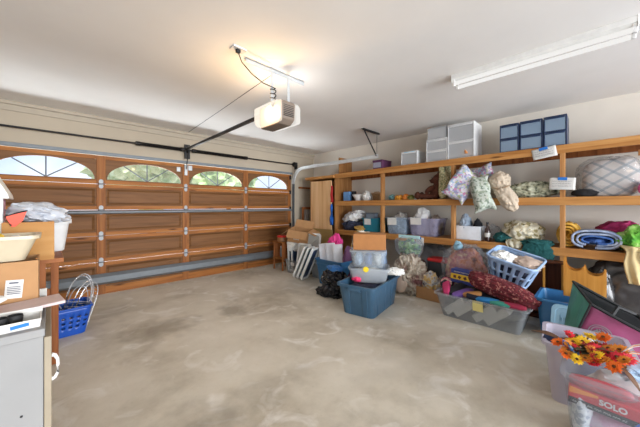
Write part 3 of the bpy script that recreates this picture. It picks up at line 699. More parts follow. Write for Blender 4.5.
def quiltmat():
    m, nt, bs, out = new_mat('quilt_lattice')
    v = coords(nt, (1, 1, 1), (0, 0, 0))
    cols = []
    sep = nd(nt, 'ShaderNodeSeparateXYZ'); nt.links.new(v, sep.inputs[0])
    def lattice(sgn):
        a = nd(nt, 'ShaderNodeMath', operation='MULTIPLY_ADD'); a.inputs[1].default_value = sgn * 1.35
        nt.links.new(sep.outputs['Z'], a.inputs[0]); nt.links.new(sep.outputs['X'], a.inputs[2])
        b = nd(nt, 'ShaderNodeMath', operation='MULTIPLY'); b.inputs[1].default_value = 5.4; nt.links.new(a.outputs[0], b.inputs[0])
        c = nd(nt, 'ShaderNodeMath', operation='FRACT'); nt.links.new(b.outputs[0], c.inputs[0])
        d = nd(nt, 'ShaderNodeMath', operation='LESS_THAN'); d.inputs[1].default_value = 0.24; nt.links.new(c.outputs[0], d.inputs[0])
        return d.outputs[0]
    s = nd(nt, 'ShaderNodeMath', operation='ADD'); nt.links.new(lattice(1), s.inputs[0]); nt.links.new(lattice(-1), s.inputs[1])
    k = nd(nt, 'ShaderNodeMath', operation='MULTIPLY'); k.inputs[1].default_value = 0.5; nt.links.new(s.outputs[0], k.inputs[0])
    n = nd(nt, 'ShaderNodeTexNoise'); n.inputs['Scale'].default_value = 2.5; nt.links.new(v, n.inputs['Vector'])
    r = ramp(nt, [(0, S(196, 184, 174)), (0.4, S(152, 152, 150)), (0.9, S(126, 130, 132))], 'CONSTANT'); nt.links.new(k.outputs[0], r.inputs['Fac'])
    nt.links.new(r.outputs['Color'], bs.inputs['Base Color']); bs.inputs['Roughness'].default_value = 0.85
    return m
qt = thing('quilt', 'large grey and cream diamond quilt folded inside a clear bag', 'quilt', (4.50, -0.085, ZM + 0.001), FB)
obj('folded_quilt', MB().blob((0, 0.19, 0.21), (0.235, 0.185, 0.23), 3, 0.06, 1.2, 5, flat=-0.21, power=0.62, crease=0.02), quiltmat(), qt)
obj('clear_bag', MB().blob((-0.02, 0.19, 0.222), (0.28, 0.21, 0.245), 3, 0.08, 1.5, 5, flat=-0.221, power=0.7, crease=0.05), M['bagfilm'], qt)
soft('pink_cloth', 'bright pink cloth at the right edge of the middle shelf', 'cloth', (4.50, -0.345, ZM), (0.055, 0.07, 0.085), plain('bright_pink', S(222, 96, 160), 0.8), 5, 0.3, 1.6)

# ------------------------------------------------------------------ lower shelf
def tubbin(name, label, cat, loc, w0, d0, w1, d1, h, mat, rotz=FB, rim=0.014, r=0.04, group=None, rimmat=None, t=0.005):
    th = thing(name, label, cat, loc, rotz, group)
    obj('tub', MB().tub(w0, d0, w1, d1, h, t, rim, 0.022, r), mat, th)
    return th
M['darkcloth'] = fabric('dark_blue_cloth', [S(30, 34, 52), S(48, 54, 76), S(24, 24, 34)], 6, 'noise')
M['whitecloth'] = fabric('white_shirt_cloth', [S(176, 178, 184), S(220, 220, 220), S(236, 236, 232)], 5, 'noise')
soft('dark_clothes', 'heap of dark navy clothes at the left end of the lower shelf', 'clothes', (4.63, 3.70, ZL), (0.25, 0.15, 0.12), M['darkcloth'], 3, 0.35, 2.0, crease=0.15)
soft('white_shirt', 'white shirt thrown over the heap of navy clothes', 'clothes', (4.66, 3.70, ZL + 0.17), (0.24, 0.16, 0.12), M['whitecloth'], 9, 0.4, 1.7, crease=0.15, tilt=(0, -0.3, 0))
soft('tan_cloth', 'tan and yellow cloth spilling below the teal bin', 'clothes', (4.53, 3.44, ZL), (0.13, 0.07, 0.06), plain('tan_yellow', S(178, 140, 72), 0.9), 7, 0.35, 1.8)
M['teal'] = clear('teal_plastic', S(40, 130, 152), 0.82, 0.3)
tb = tubbin('teal_bin', 'teal plastic bin with a white paper label on the lower shelf', 'storage bin', (4.70, 3.18, ZL + 0.001), 0.36, 0.34, 0.41, 0.38, 0.27, M['teal'])
obj('paper_label', MB().box((-0.05, -0.205, 0.20), (0.15, 0.004, 0.12), (0.07, 0, 0.03)), M['paper'], tb)
t = thing('grey_box', 'grey lidded box sitting inside the teal bin', 'box', (4.66, 3.24, ZL + 0.16), FB)
obj('box_body', MB().slab(0.20, 0.16, 0.19, 0.02, soft=0.006), plain('slate', S(120, 132, 146), 0.6), t)
obj('box_lid', MB().slab(0.21, 0.17, 0.02, 0.02, z=0.19), plain('slate_lid', S(84, 94, 108), 0.6), t)
M['bluecl'] = clear('blue_tinted_plastic', S(176, 196, 216), 0.36, 0.25)
M['purcl'] = clear('purple_tinted_plastic', S(186, 182, 208), 0.34, 0.25)
b1 = tubbin('clear_bin', 'pale blue clear bin packed with cloth, next to the teal bin', 'storage bin', (4.70, 2.615, ZL + 0.001), 0.36, 0.34, 0.42, 0.40, 0.30, M['bluecl'])
obj('paper_label', MB().box((-0.06, -0.22, 0.23), (0.18, 0.004, 0.13), (0.05, 0, 0.02)), M['paper'], b1)
b2 = tubbin('clear_bin', 'lilac clear bin packed with white cloth, beside the pale blue bin', 'storage bin', (4.70, 2.11, ZL + 0.001), 0.44, 0.36, 0.52, 0.42, 0.30, M['purcl'])
obj('paper_label', MB().box((-0.10, -0.23, 0.25), (0.19, 0.004, 0.12), (0.05, 0, -0.02)), M['paper'], b2)
soft('patterned_cloth', 'grey patterned cloth heaped in the pale blue clear bin', 'clothes', (4.70, 2.615, ZL + 0.012), (0.165, 0.155, 0.205), fabric('grey_pattern', [S(196, 196, 196), S(130, 124, 118), S(222, 220, 216)], 9, 'noise'), 11, 0.14, 2.2, crease=0.08)
soft('white_cloth', 'white cloth heaped high in the lilac clear bin', 'clothes', (4.69, 2.19, ZL + 0.012), (0.155, 0.16, 0.245), M['whitecloth'], 14, 0.14, 1.8, crease=0.08)
soft('brown_bag', 'brown translucent plastic bag stuffed in the right of the lilac bin', 'bag', (4.68, 1.95, ZL + 0.012), (0.09, 0.15, 0.19), plain('brown_bag', S(128, 114, 104), 0.4), 15, 0.16, 1.8, crease=0.1)
M['whitecard'] = plain('white_card', S(222, 226, 232), 0.6)
wbx = thing('white_box', 'open white box holding grey and black clothes on the lower shelf', 'box', (4.52, 1.40, ZL + 0.001), FB)
obj('box_body', MB().tub(0.34, 0.34, 0.345, 0.345, 0.205, 0.006, 0.0015, 0.01, 0.008), M['whitecard'], wbx).location.y = 0.17
soft('grey_sweater', 'blue grey sweater spilling over the left of the white box', 'clothes', (4.66, 1.475, ZL + 0.01), (0.085, 0.13, 0.20), plain('blue_grey_knit', S(142, 156, 172), 0.95), 17, 0.25, 1.7, crease=0.1)
soft('black_sweater', 'black sweater lying in the right of the white box', 'clothes', (4.69, 1.31, ZL + 0.01), (0.065, 0.12, 0.16), plain('black_knit_b', S(22, 24, 30), 0.95), 19, 0.2, 1.7, crease=0.05)
bt = thing('brown_bottle', 'dark brown bottle with white label beside the white box', 'bottle', (4.52, 1.14, ZL + 0.001))
obj('bottle_body', MB().lathe([(0.03, 0), (0.036, 0.005), (0.037, 0.14), (0.03, 0.18), (0.013, 0.21), (0.013, 0.25)], 18), plain('dark_brown_glass', S(52, 34, 30), 0.15), bt)
obj('bottle_cap', MB().lathe([(0.016, 0.245), (0.016, 0.275)], 14), M['black'], bt)
obj('bottle_label', MB().lathe([(0.0375, 0.06), (0.0378, 0.062), (0.0378, 0.12), (0.0375, 0.122)], 18), M['paper'], bt)
soft('clear_bag', 'small clear plastic bag crumpled behind the brown bottle', 'bag', (4.66, 1.09, ZL), (0.10, 0.09, 0.125), M['bagfilm'], 23, 0.25, 1.8, crease=0.15)
M['dkgreen'] = plain('dark_teal_cloth', S(20, 78, 78), 0.9, var=0.2, scale=6)
M['creamprint'] = fabric('cream_print', [S(192, 184, 160), S(182, 170, 142), S(200, 194, 174), S(140, 128, 90), S(196, 188, 166)], 24)
soft('green_cloth', 'dark green cloth crumpled beneath the left of the cream print fabric', 'cloth', (4.53, 0.95, ZL), (0.12, 0.08, 0.075), M['dkgreen'], 25, 0.3, 1.8, crease=0.1)
def drape(name, label, cat, mat, loc, prof, w0, w1, seed, amp=0.02, n=26, taper=0.0, th=0.012):
    """cloth hung over a shelf edge: prof = (y, z) path from the back of the shelf to the hanging end"""
    P_ = [Vector((0, a, b)) for a, b in prof]
    def fn(u, v):
        f = v * (len(P_) - 1); i = min(int(f), len(P_) - 2); p = P_[i].lerp(P_[i + 1], f - i)
        w = w0 + (w1 - w0) * v
        x = (u - .5) * w
        q = Vector((x, p.y, p.z))
        nz = noise.noise_vector(Vector((x * 8 + seed * 3.1, v * 4.0, seed)))
        fold = math.sin(u * 17 + seed + 2 * math.sin(v * 3)) * 0.5
        return q + Vector((nz.x * amp, (nz.y + fold * v) * amp - 0.0, abs(nz.z) * amp * 1.6 * (1 - v * 0.6)))
    return tag(obj(name, MB().sheet(n, n, fn), mat, loc=loc, rot=FB, solid=th), label, cat)
soft('cream_fabric', 'cream printed fabric heaped on the lower shelf over dark green cloth', 'fabric', (4.60, 0.74, ZL + 0.03), (0.22, 0.15, 0.145), M['creamprint'], 27, 0.3, 1.5, 5, crease=0.08, tilt=(0, 0.2, 0))
drape('cream_fabric', 'fold of cream printed fabric hanging at the front of the heap', 'fabric', M['creamprint'], (XS, 0.80, ZL), [(0.14, 0.10), (0.04, 0.06), (-0.03, 0.02), (-0.035, -0.05)], 0.22, 0.14, 4, 0.02)
gc = MB().blob((0.0, -0.045, -0.09), (0.155, 0.045, 0.17), 7, 0.22, 1.6, 5, crease=0.14).blob((-0.02, 0.04, 0.035), (0.17, 0.12, 0.05), 9, 0.25, 1.8, 4, crease=0.12)
tag(obj('green_cloth', gc, M['dkgreen'], loc=(XS, 0.55, ZL), rot=FB), 'dark teal cloth hanging down over the lower shelf edge', 'cloth')
M['yellow'] = fabric('yellow_bedding', [S(150, 108, 30), S(208, 160, 60), S(226, 186, 96)], 7, 'noise')
yb = thing('yellow_bedding', 'rolled mustard yellow bedding behind the shelf post', 'bedding', (4.62, 0.275, ZL + 0.001), FB)
sp = []
for k in range(60):
    a = 2 * PI * k / 20; rr = 0.035 + 0.034 * a / (2 * PI)
    sp.append((rr * math.cos(a) * 0.85, rr * math.sin(a) * 1.12))
def roll(sp, depth, th, seed, amp=0.008):
    mb = MB()
    def fn(u, v):
        f = u * (len(sp) - 1); i = min(int(f), len(sp) - 2); a, b = sp[i], sp[i + 1]; k = f - i
        x, z = a[0] + (b[0] - a[0]) * k, a[1] + (b[1] - a[1]) * k
        nz = noise.noise_vector(Vector((x * 7 + seed, v * 3, z * 7)))
        return (x + nz.x * amp, v * depth + nz.y * amp, z + nz.z * amp)
    return mb.sheet(len(sp) * 2, 6, fn)
obj('roll', roll(sp, 0.28, 0.02, 3), M['yellow'], yb, loc=(0, -0.05, 0.165), solid=0.026)
obj('roll_core', MB().blob((0.01, 0.11, 0.165), (0.105, 0.125, 0.145), 3, 0.15, 1.6, 4, crease=0.12), M['yellow'], yb)
M['bluetowel'] = fabric('blue_towel', [S(126, 140, 170), S(156, 170, 196), S(186, 196, 214)], 9, 'noise', bumps=0.6)
M['bluetowel2'] = fabric('deep_blue_towel', [S(48, 84, 150), S(84, 122, 184)], 9, 'noise', bumps=0.6)
tw = thing('blue_towels', 'folded light blue towels with a deep blue towel inside on the lower shelf', 'towels', (4.50, 0.035, ZL + 0.010), FB)
def fold_outline(w, h, n=40):
    return [(-w/2 * math.cos(PI * k / n) * 1.0, h * math.sin(PI * k / n) ** 0.6) for k in range(n + 1)]
def arcs(w, h): return [(math.copysign(abs(math.cos(t)) ** 0.7, math.cos(t)) * w/2, h/2 + math.copysign(abs(math.sin(t)) ** 0.8, math.sin(t)) * h/2) for t in [-PI * 0.5 + 2*PI*k/44 for k in range(42)]]
obj('outer_towel', roll(arcs(0.40, 0.195), 0.32, 0.02, 5, 0.008), M['bluetowel'], tw, solid=0.024, loc=(0, 0, 0.013))
obj('middle_towel', roll(arcs(0.33, 0.135), 0.32, 0.02, 6, 0.008), M['bluetowel'], tw, solid=0.022, loc=(0.01, 0.01, 0.04))
obj('towel_core', MB().blob((0.01, 0.17, 0.088), (0.115, 0.135, 0.05), 4, 0.15, 1.8, 4, crease=0.1), M['bluetowel2'], tw)
obj('inner_towel', roll(arcs(0.25, 0.085), 0.32, 0.02, 7, 0.01), M['bluetowel2'], tw, solid=0.022, loc=(0.01, 0.012, 0.06), label='deep blue rolled towel')
M['magenta'] = plain('magenta_cloth', S(148, 28, 84), 0.8, var=0.2, scale=5)
soft('magenta_cloth', 'folded magenta cloth lying on top of pale blue cloth behind the towels', 'cloth', (4.78, -0.13, ZL + 0.17), (0.17, 0.12, 0.09), M['magenta'], 31, 0.25, 1.5, tilt=(0, -0.25, 0), crease=0.08)
soft('pale_blue_cloth', 'pale blue cloth under the magenta cloth at the shelf end', 'cloth', (4.80, -0.20, ZL), (0.22, 0.13, 0.10), plain('pale_blue_cloth', S(178, 196, 214), 0.9), 33, 0.2, 1.5, crease=0.06)
soft('lime_cloth', 'bright lime green cloth at the right end of the lower shelf', 'cloth', (4.58, -0.27, ZL), (0.14, 0.12, 0.15), fabric('lime_print', [S(50, 120, 36), S(92, 160, 50), S(118, 172, 72), S(166, 190, 122)], 8, 'noise'), 35, 0.3, 1.8, crease=0.12)
drape('cream_towel', 'pale yellow towel hanging over the right end of the lower shelf edge', 'towel', plain('cream_yellow', S(206, 184, 136), 0.9, bumps=0.2), (XS - 0.04, -0.30, ZL), [(0.12, 0.07), (0.02, 0.06), (-0.06, 0.02), (-0.09, -0.12), (-0.10, -0.30)], 0.30, 0.20, 11, 0.03)
# ------------------------------------------------------------------ things on the floor along the shelves
st = thing('step_stool', 'small reddish wooden two step stool beside the garage door', 'stool', (3.46, 4.80, 0), FB)
for x in (-0.15, 0.15): obj('side_panel', MB().prism([(0.0, 0), (0.03, 0), (0.03, 0.22), (0.30, 0.22), (0.30, 0), (0.33, 0), (0.33, 0.60), (0.0, 0.60)], x - 0.012, x + 0.012, axis='x'), M['rack'], st, smooth=False, bevel=0.002)
for z in (0.25, 0.59): obj('step', MB().box((0, 0.165, z), (0.34, 0.35, 0.024)), M['rail'], st, bevel=0.004, smooth=False)
rl = thing('jar', 'squat amber jar with wide red lid standing on the wooden stool', 'jar', (3.58, 4.80, 0.603))
obj('jar_body', MB().lathe([(0.10, 0), (0.11, 0.01), (0.11, 0.075), (0.10, 0.085)], 20), plain('amber_tub', S(150, 110, 74), 0.5), rl)
obj('jar_lid', MB().lathe([(0.115, 0.085), (0.118, 0.09), (0.118, 0.115), (0.11, 0.12)], 20), plain('red_lid_plastic', S(204, 34, 36), 0.4), rl)
j2 = thing('glass_jar', 'dusty clear jar on the lower step of the wooden stool', 'jar', (3.60, 4.82, 0.263))
obj('jar_body', MB().lathe([(0.055, 0), (0.06, 0.01), (0.06, 0.16), (0.045, 0.19), (0.045, 0.2)], 18), M['frost'], j2)
obj('jar_lid', MB().lathe([(0.05, 0.2), (0.05, 0.225)], 18), M['galv'], j2)

b = tubbin('clear_bin', 'clear plastic bin holding upright lids beside the wooden stool', 'storage bin', (3.66, 4.26, 0.001), 0.50, 0.38, 0.56, 0.44, 0.27, M['clear'])
obj('handle_lug', MB().box((-0.02, -0.222, 0.20), (0.10, 0.012, 0.06)), M['white'], b, bevel=0.004)
b = tubbin('clear_bin', 'greyish clear bin hidden behind the tilted white rimmed lids', 'storage bin', (3.76, 3.72, 0.001), 0.30, 0.36, 0.36, 0.42, 0.30, M['frost'])
M['navylid'] = plain('navy_lid', S(30, 58, 92), 0.4); M['teallid'] = plain('teal_lid', S(58, 130, 160), 0.4)
def lid(label, loc, w, h, rot, rimmat, fmat, t=0.03):
    """a tote lid standing on edge: local x width, z height, y thickness"""
    th = thing('bin_lid', label, 'lid', loc, (0, 0, 0)); th.rotation_euler = Euler(rot)
    def R(k, y): return [(x, y, z + h/2) for x, z in rrect(w - 2*k, h - 2*k, 0.05)]
    obj('lid_rim', MB().loft([R(0, t), R(0, 0), R(0.028, 0), R(0.034, t * 0.45), R(0.034, t), R(0, t)], False, False), rimmat, th)
    obj('lid_panel', MB().loft([R(0.033, t * 0.45), R(0.033, t * 0.75)]), fmat, th)
    q = MB()
    for k in range(4):
        a = 0.07 + 0.03 * k
        q.tube([(x, t * 0.43, z + h/2) for x, z in rrect(w - 2*a, h - 2*a, 0.03)], 0.003, 5, cyc=True)
    obj('lid_ribs', q, fmat, th)
    return th
M['rimwhite'] = plain('rim_white', S(222, 226, 226), 0.4)
M['lidclear'] = clear('lid_clear', S(214, 216, 212), 0.62, 0.35)
lid('large clear rounded lid standing tall at the back of the lid bin', (3.66, 4.04, 0.22), 0.42, 0.60, (-0.06, 0.05, FB + 0.55), M['rimwhite'], M['lidclear'])
lid('clear lid standing upright in front of the tall rounded one', (3.53, 4.10, 0.06), 0.30, 0.56, (-0.10, 0.06, FB + 0.35), M['rimwhite'], M['lidclear'])
for k, (lb, y) in enumerate((('white rimmed navy lid standing in the left of the lid bin', 4.47), ('white rimmed navy lid second from the left in the lid bin', 4.36))):
    lid(lb, (3.66, y, 0.02), 0.34, 0.56, (-0.05, 0, 0.12), M['rimwhite'], M['navylid'])
for k, (lb, y) in enumerate((('tilted white rimmed clear lid, leftmost of the leaning lids on the floor', 3.92), ('tilted white rimmed teal lid, second of the leaning lids', 3.79), ('tilted white rimmed navy lid, rightmost of the leaning lids', 3.66))):
    lid(lb, (3.38 - 0.02 * k, y + 0.14, 0.012), 0.26, 0.64, (0.42, 0, 0.30), M['rimwhite'], [M['lidclear'], M['teallid'], M['navylid']][k], 0.04)
soft('white_bag', 'white crumpled plastic bag stuffed among the lids below the cardboard box', 'bag', (3.60, 4.44, 0.42), (0.12, 0.13, 0.13), M['whitebag'], 41, 0.25, 1.8, crease=0.12)
def carton(name, label, loc, rot, w, d, h, flaps, group=None, mat=None, t=0.006):
    """open cardboard box: walls, floor and the four top flaps"""
    th = thing(name, label, 'cardboard box', loc, 0, group); th.rotation_euler = Euler(rot)
    mat = mat or M['card']
    mb = MB().box((0, 0, t/2), (w, d, t))
    mb.box((-w/2 + t/2, 0, h/2), (t, d, h)).box((w/2 - t/2, 0, h/2), (t, d, h)).box((0, -d/2 + t/2, h/2), (w - 2*t, t, h)).box((0, d/2 - t/2, h/2), (w - 2*t, t, h))
    obj('box_body', mb, mat, th, smooth=False)
    for side, ang, ln in flaps:
        f = MB()
        if side in 'lr':
            s = -1 if side == 'l' else 1
            a, b = Vector((s * w/2, 0, h)), Vector((s * (w/2 + ln * math.cos(ang)), 0, h + ln * math.sin(ang)))
            f.loft([[(p.x, -d/2 + 0.004, p.z), (p.x, d/2 - 0.004, p.z), (p.x, d/2 - 0.004, p.z + t), (p.x, -d/2 + 0.004, p.z + t)] for p in (a, b)])
        else:
            s = -1 if side == 'f' else 1
            a, b = Vector((0, s * d/2, h)), Vector((0, s * (d/2 + ln * math.cos(ang)), h + ln * math.sin(ang)))
            f.loft([[(-w/2 + 0.004, p.y, p.z), (w/2 - 0.004, p.y, p.z), (w/2 - 0.004, p.y, p.z + t), (-w/2 + 0.004, p.y, p.z + t)] for p in (a, b)])
        obj('flap', f, mat, th, smooth=False)
    return th
c = carton('cardboard_box', 'open tilted cardboard box with white label on top of the upright lids', (3.68, 4.33, 0.64), (0.14, 0.12, FB + 0.5), 0.42, 0.34, 0.24, (('l', -0.7, 0.2), ('r', -0.3, 0.17), ('f', -1.0, 0.16), ('b', 1.0, 0.16)))
obj('box_label', MB().box((-0.02, -0.176, 0.135), (0.12, 0.004, 0.14)), M['paper'], c)

t1 = tubbin('blue_tote', 'blue plastic tote filled with upright white foam sheets beside the leaning lids', 'storage tote', (3.58, 3.22, 0.001), 0.52, 0.38, 0.60, 0.47, 0.44, M['blue_tote2'], rim=0.02)
obj('rim_band', MB().tub(0.575, 0.445, 0.588, 0.458, 0.06, 0.004, 0.008, 0.03, 0.05, z=0.30), M['blue_tote2'], t1)
M['foam'] = plain('white_foam', S(226, 228, 234), 0.7)
for k, (lb, y, x, hh) in enumerate((('white foam sheet, leftmost of three standing in the blue tote', 3.40, 3.50, 0.66), ('white foam sheet, middle of three standing in the blue tote', 3.25, 3.52, 0.68), ('white foam sheet, rightmost of three standing in the blue tote', 3.10, 3.54, 0.67))):
    t = tag(obj('foam_sheet', MB().slab(0.17, 0.06, hh, 0.02, soft=0.008), M['foam'], loc=(x, y, 0.03), rot=(-0.06, -0.10, FB + 0.55)), lb, 'foam sheet', 'white foam sheets in the blue tote')
soft('pink_bag', 'hot pink plastic bag poking up behind the white foam sheets', 'bag', (3.72, 3.38, 0.52), (0.15, 0.11, 0.17), plain('hot_pink', S(226, 58, 142), 0.5), 43, 0.25, 1.8, crease=0.1)
soft('plum_bag', 'plum coloured cloth bag standing right of the foam sheets in the tote', 'bag', (3.62, 2.99, 0.02), (0.065, 0.15, 0.36), plain('plum', S(96, 58, 92), 0.8), 44, 0.2, 1.6)
soft('cream_bag', 'cream and tan bag of odds behind the blue tote of foam sheets', 'bag', (4.14, 3.08, 0.0), (0.26, 0.20, 0.48), fabric('cream_odds', [S(190, 176, 150), S(214, 208, 196), S(160, 140, 112), S(206, 190, 130)], 9, 'noise'), 45, 0.22, 2.0, crease=0.12)
soft('clear_bag', 'clear bag of pale odds standing left of the stacked clear bins', 'bag', (3.72, 2.72, 0.0), (0.13, 0.14, 0.40), fabric('pale_odds', [S(176, 170, 176), S(206, 206, 206), S(150, 140, 150), S(220, 214, 200)], 11, 'noise', 0.4), 46, 0.2, 2.0, crease=0.1)
M['trash'] = plain('black_bag_film', S(24, 27, 34), 0.16, var=0.3)
tbag = thing('trash_bag', 'shiny black plastic trash bag knotted with blue, beside the big tote', 'trash bag', (3.06, 2.80, 0.0), FB)
mb = MB()
mb.blob((0, 0, 0.19), (0.20, 0.17, 0.24), 5, 0.2, 1.6, 5, flat=-0.19, crease=0.16)
mb.blob((-0.12, -0.03, 0.05), (0.19, 0.15, 0.075), 8, 0.22, 2.2, 4, flat=-0.05, crease=0.16)
obj('bag_body', mb, M['trash'], tbag)
obj('blue_tie', MB().blob((0.03, -0.02, 0.43), (0.13, 0.09, 0.045), 3, 0.3, 2.2, 4, crease=0.2), plain('blue_film', S(58, 116, 178), 0.35), tbag, label='blue plastic tie')

# the big tote with its stack
RT = math.radians(-80)
bt = thing('blue_tote', 'large slate blue plastic tote in the middle of the floor under stacked bins', 'storage tote', (3.08, 2.17, 0.0), RT)
obj('tub', MB().tub(0.42, 0.74, 0.49, 0.87, 0.385, 0.006, 0.022, 0.03, 0.06), M['blue_tote'], bt)
rb = MB()
for x in (-0.12, 0.12): rb.loft([[(x - 0.035, -0.366 - 0.0, 0.01), (x + 0.035, -0.366, 0.01), (x + 0.035, -0.385, 0.01), (x - 0.035, -0.385, 0.01)], [(x - 0.04, -0.42, 0.345), (x + 0.04, -0.42, 0.345), (x + 0.04, -0.436, 0.345), (x - 0.04, -0.436, 0.345)]])
for y in (-0.22, 0.0, 0.22): rb.loft([[(0.206, y - 0.045, 0.01), (0.206, y + 0.045, 0.01), (0.220, y + 0.045, 0.01), (0.220, y - 0.045, 0.01)], [(0.234, y - 0.05, 0.345), (0.234, y + 0.05, 0.345), (0.247, y + 0.05, 0.345), (0.247, y - 0.05, 0.345)]])
obj('ribs', rb, M['blue_tote'], bt, bevel=0.006)
obj('handle', MB().box((0, -0.452, 0.335), (0.17, 0.035, 0.035)), M['blue_tote'], bt, bevel=0.008)
RB = math.radians(-58)
tag(obj('folded_blanket', MB().slab(0.36, 0.66, 0.33, 0.08, soft=0.04), M['darkcloth'], loc=(3.13, 2.19, 0.012), rot=RT), 'dark blanket filling the large slate blue tote', 'blanket')
soft('pink_cloth', 'bright pink cloth poking out under the stacked bins at the left', 'cloth', (2.92, 2.27, 0.35), (0.07, 0.06, 0.05), plain('rose_pink', S(222, 52, 104), 0.7), 47, 0.25, 1.8)
ba = thing('clear_bin', 'lower clear bin with a round yellow sticker, stacked on the big blue tote', 'storage bin', (3.10, 2.20, 0.352), RB)
obj('tub', MB().tub(0.44, 0.30, 0.52, 0.37, 0.19, 0.005, 0.012, 0.02, 0.06), M['frost'], ba)
obj('sticker', MB().lathe([(0.001, 0), (0.036, 0), (0.036, 0.004), (0.001, 0.004)], 20), plain('yellow_sticker', S(238, 206, 40), 0.5), ba, loc=(-0.03, -0.20, 0.185), rot=(PI / 2, 0, 0), label='round yellow sticker')
soft('white_cloth', 'pale cloth filling the lower stacked clear bin', 'cloth', (3.10, 2.20, 0.360), (0.19, 0.13, 0.095), fabric('pale_cloth', [S(196, 194, 190), S(222, 220, 214), S(166, 168, 172)], 8, 'noise'), 48, 0.15, 1.7, rot=RB)
soft('plastic_bag', 'white plastic bag end trailing right of the lower stacked bin', 'bag', (3.20, 1.86, 0.46), (0.11, 0.06, 0.05), M['whitebag'], 49, 0.35, 2.0, rot=RB, crease=0.2)
bb = thing('clear_bin', 'upper clear bin of blue and white things beneath the cardboard box', 'storage bin', (3.12, 2.23, 0.545), RB)
obj('tub', MB().tub(0.40, 0.29, 0.46, 0.34, 0.20, 0.005, 0.012, 0.02, 0.05), M['clear'], bb)
obj('lid', MB().slab(0.48, 0.36, 0.022, 0.05, z=0.198, soft=0.005), M['frost'], bb)
for k, (x, lb, c_) in enumerate(((-0.13, 'pale blue bundle left inside the upper stacked clear bin', S(176, 196, 216)), (0.0, 'slate blue bundle in the middle of the upper stacked clear bin', S(112, 132, 170)), (0.12, 'white bundle right inside the upper stacked clear bin', S(206, 206, 204)))):
    p = Vector((3.12, 2.23, 0.552)) + Matrix.Rotation(RB, 3, 'Z') @ Vector((x, 0, 0))
    soft('bundle', lb, 'bundle', p, (0.06, 0.10, 0.095), plain('bundle_%d' % k, c_, 0.7, var=0.25, scale=18), 60 + k, 0.2, 1.8, rot=RB, sub=3)
t = thing('cardboard_box', 'brown cardboard box crowning the stack on the big blue tote', 'cardboard box', (3.16, 2.24, 0.768), RB + 0.06)
obj('box_body', MB().box((0, 0, 0.105), (0.43, 0.28, 0.21)), M['card_in'], t, bevel=0.004, smooth=False)
obj('box_seam', MB().box((0, 0, 0.211), (0.42, 0.012, 0.002)), M['card'], t)
soft('blue_bag', 'pale blue plastic bag standing behind the left of the cardboard box', 'bag', (3.93, 2.60, 0.0), (0.14, 0.12, 0.44), plain('pale_blue_film', S(164, 188, 220), 0.4), 51, 0.18, 2, crease=0.12)

# heap of bags between the stack and the big clear bin
soft('clothes_bag', 'clear bag of beige and pink clothes standing right of the bin stack', 'bag', (4.02, 2.10, 0.0), (0.25, 0.20, 0.33), fabric('beige_clothes', [S(120, 70, 74), S(150, 130, 114), S(186, 172, 154), S(196, 186, 170), S(160, 142, 126)], 6, 'noise', 0.5), 53, 0.22, 1.9, 5, crease=0.18)
gb = thing('zip_bag', 'large clear zip bag of green things on top of the beige clothes bag', 'bag', (4.06, 2.12, 0.55), FB)
obj('green_contents', MB().blob((0, 0, 0.14), (0.17, 0.09, 0.13), 5, 0.3, 2, 4, flat=-0.12, crease=0.15), fabric('green_things', [S(50, 84, 90), S(84, 140, 70), S(150, 176, 140), S(60, 90, 104), S(110, 160, 84)], 9, 'noise', 0.5), gb)
obj('bag_film', MB().blob((0, 0, 0.16), (0.22, 0.11, 0.165), 7, 0.12, 1.6, 4, flat=-0.15, power=0.7, crease=0.08), M['bagfilm'], gb)
obj('zip_header', MB().box((0, 0, 0.318), (0.36, 0.012, 0.05)), plain('aqua_header', S(176, 214, 216), 0.4), gb, bevel=0.003)
soft('peach_cloth', 'pale peach cloth hanging low at the front of the beige clothes bag', 'cloth', (3.84, 2.15, 0.04), (0.12, 0.05, 0.15), plain('peach', S(206, 184, 166), 0.9), 55, 0.2, 1.6, tilt=(0, 0.4, 0))
soft('dark_clothes', 'dark maroon clothes squeezed behind the beige clothes bag on the floor', 'clothes', (4.34, 2.04, 0.0), (0.12, 0.09, 0.24), fabric('maroon_dark', [S(40, 34, 40), S(84, 34, 48), S(60, 58, 64)], 6, 'noise'), 57, 0.3, 2.0, crease=0.12)
soft('grey_bag', 'grey translucent plastic sacking piled under the lower shelf beside the zip bag', 'bag', (4.79, 2.05, 0.0), (0.36, 0.17, 0.36), plain('grey_film', S(140, 140, 142), 0.3), 58, 0.2, 1.6, crease=0.12)
soft('white_cloth', 'white cloth bunched on the floor behind the big blue tote', 'cloth', (3.92, 2.38, 0.0), (0.14, 0.16, 0.16), M['whitecloth'], 59, 0.3, 2, crease=0.15)
lb_ = carton('cardboard_box', 'low open cardboard box on the floor left of the long clear bin', (4.03, 1.70, 0.0), (0, 0, FB - 0.05), 0.42, 0.30, 0.17, (('b', 1.3, 0.1),), mat=M['card'])
soft('yellow_bag', 'yellow and grey clear bag of things in the low cardboard box', 'bag', (4.03, 1.76, 0.012), (0.13, 0.11, 0.20), fabric('yellow_things', [S(150, 150, 156), S(200, 160, 70), S(190, 190, 190), S(110, 104, 110)], 10, 'noise', 0.4), 63, 0.2, 2, crease=0.15)
soft('clear_bag', 'crinkled clear bag lying right of the yellow bag in the low box', 'bag', (4.02, 1.58, 0.012), (0.08, 0.10, 0.17), M['bagfilm'], 64, 0.25, 2, crease=0.2)
rc = thing('dark_box', 'dark grey box with a bright red lid behind the low cardboard box', 'box', (4.315, 1.72, 0.0), FB)
obj('box_body', MB().tub(0.30, 0.20, 0.33, 0.23, 0.50, 0.005, 0.004, 0.02, 0.03), plain('charcoal_box', S(52, 54, 58), 0.5), rc)
obj('box_lid', MB().slab(0.36, 0.25, 0.05, 0.04, z=0.50, soft=0.012), plain('bright_red', S(190, 40, 42), 0.4), rc, label='bright red lid')

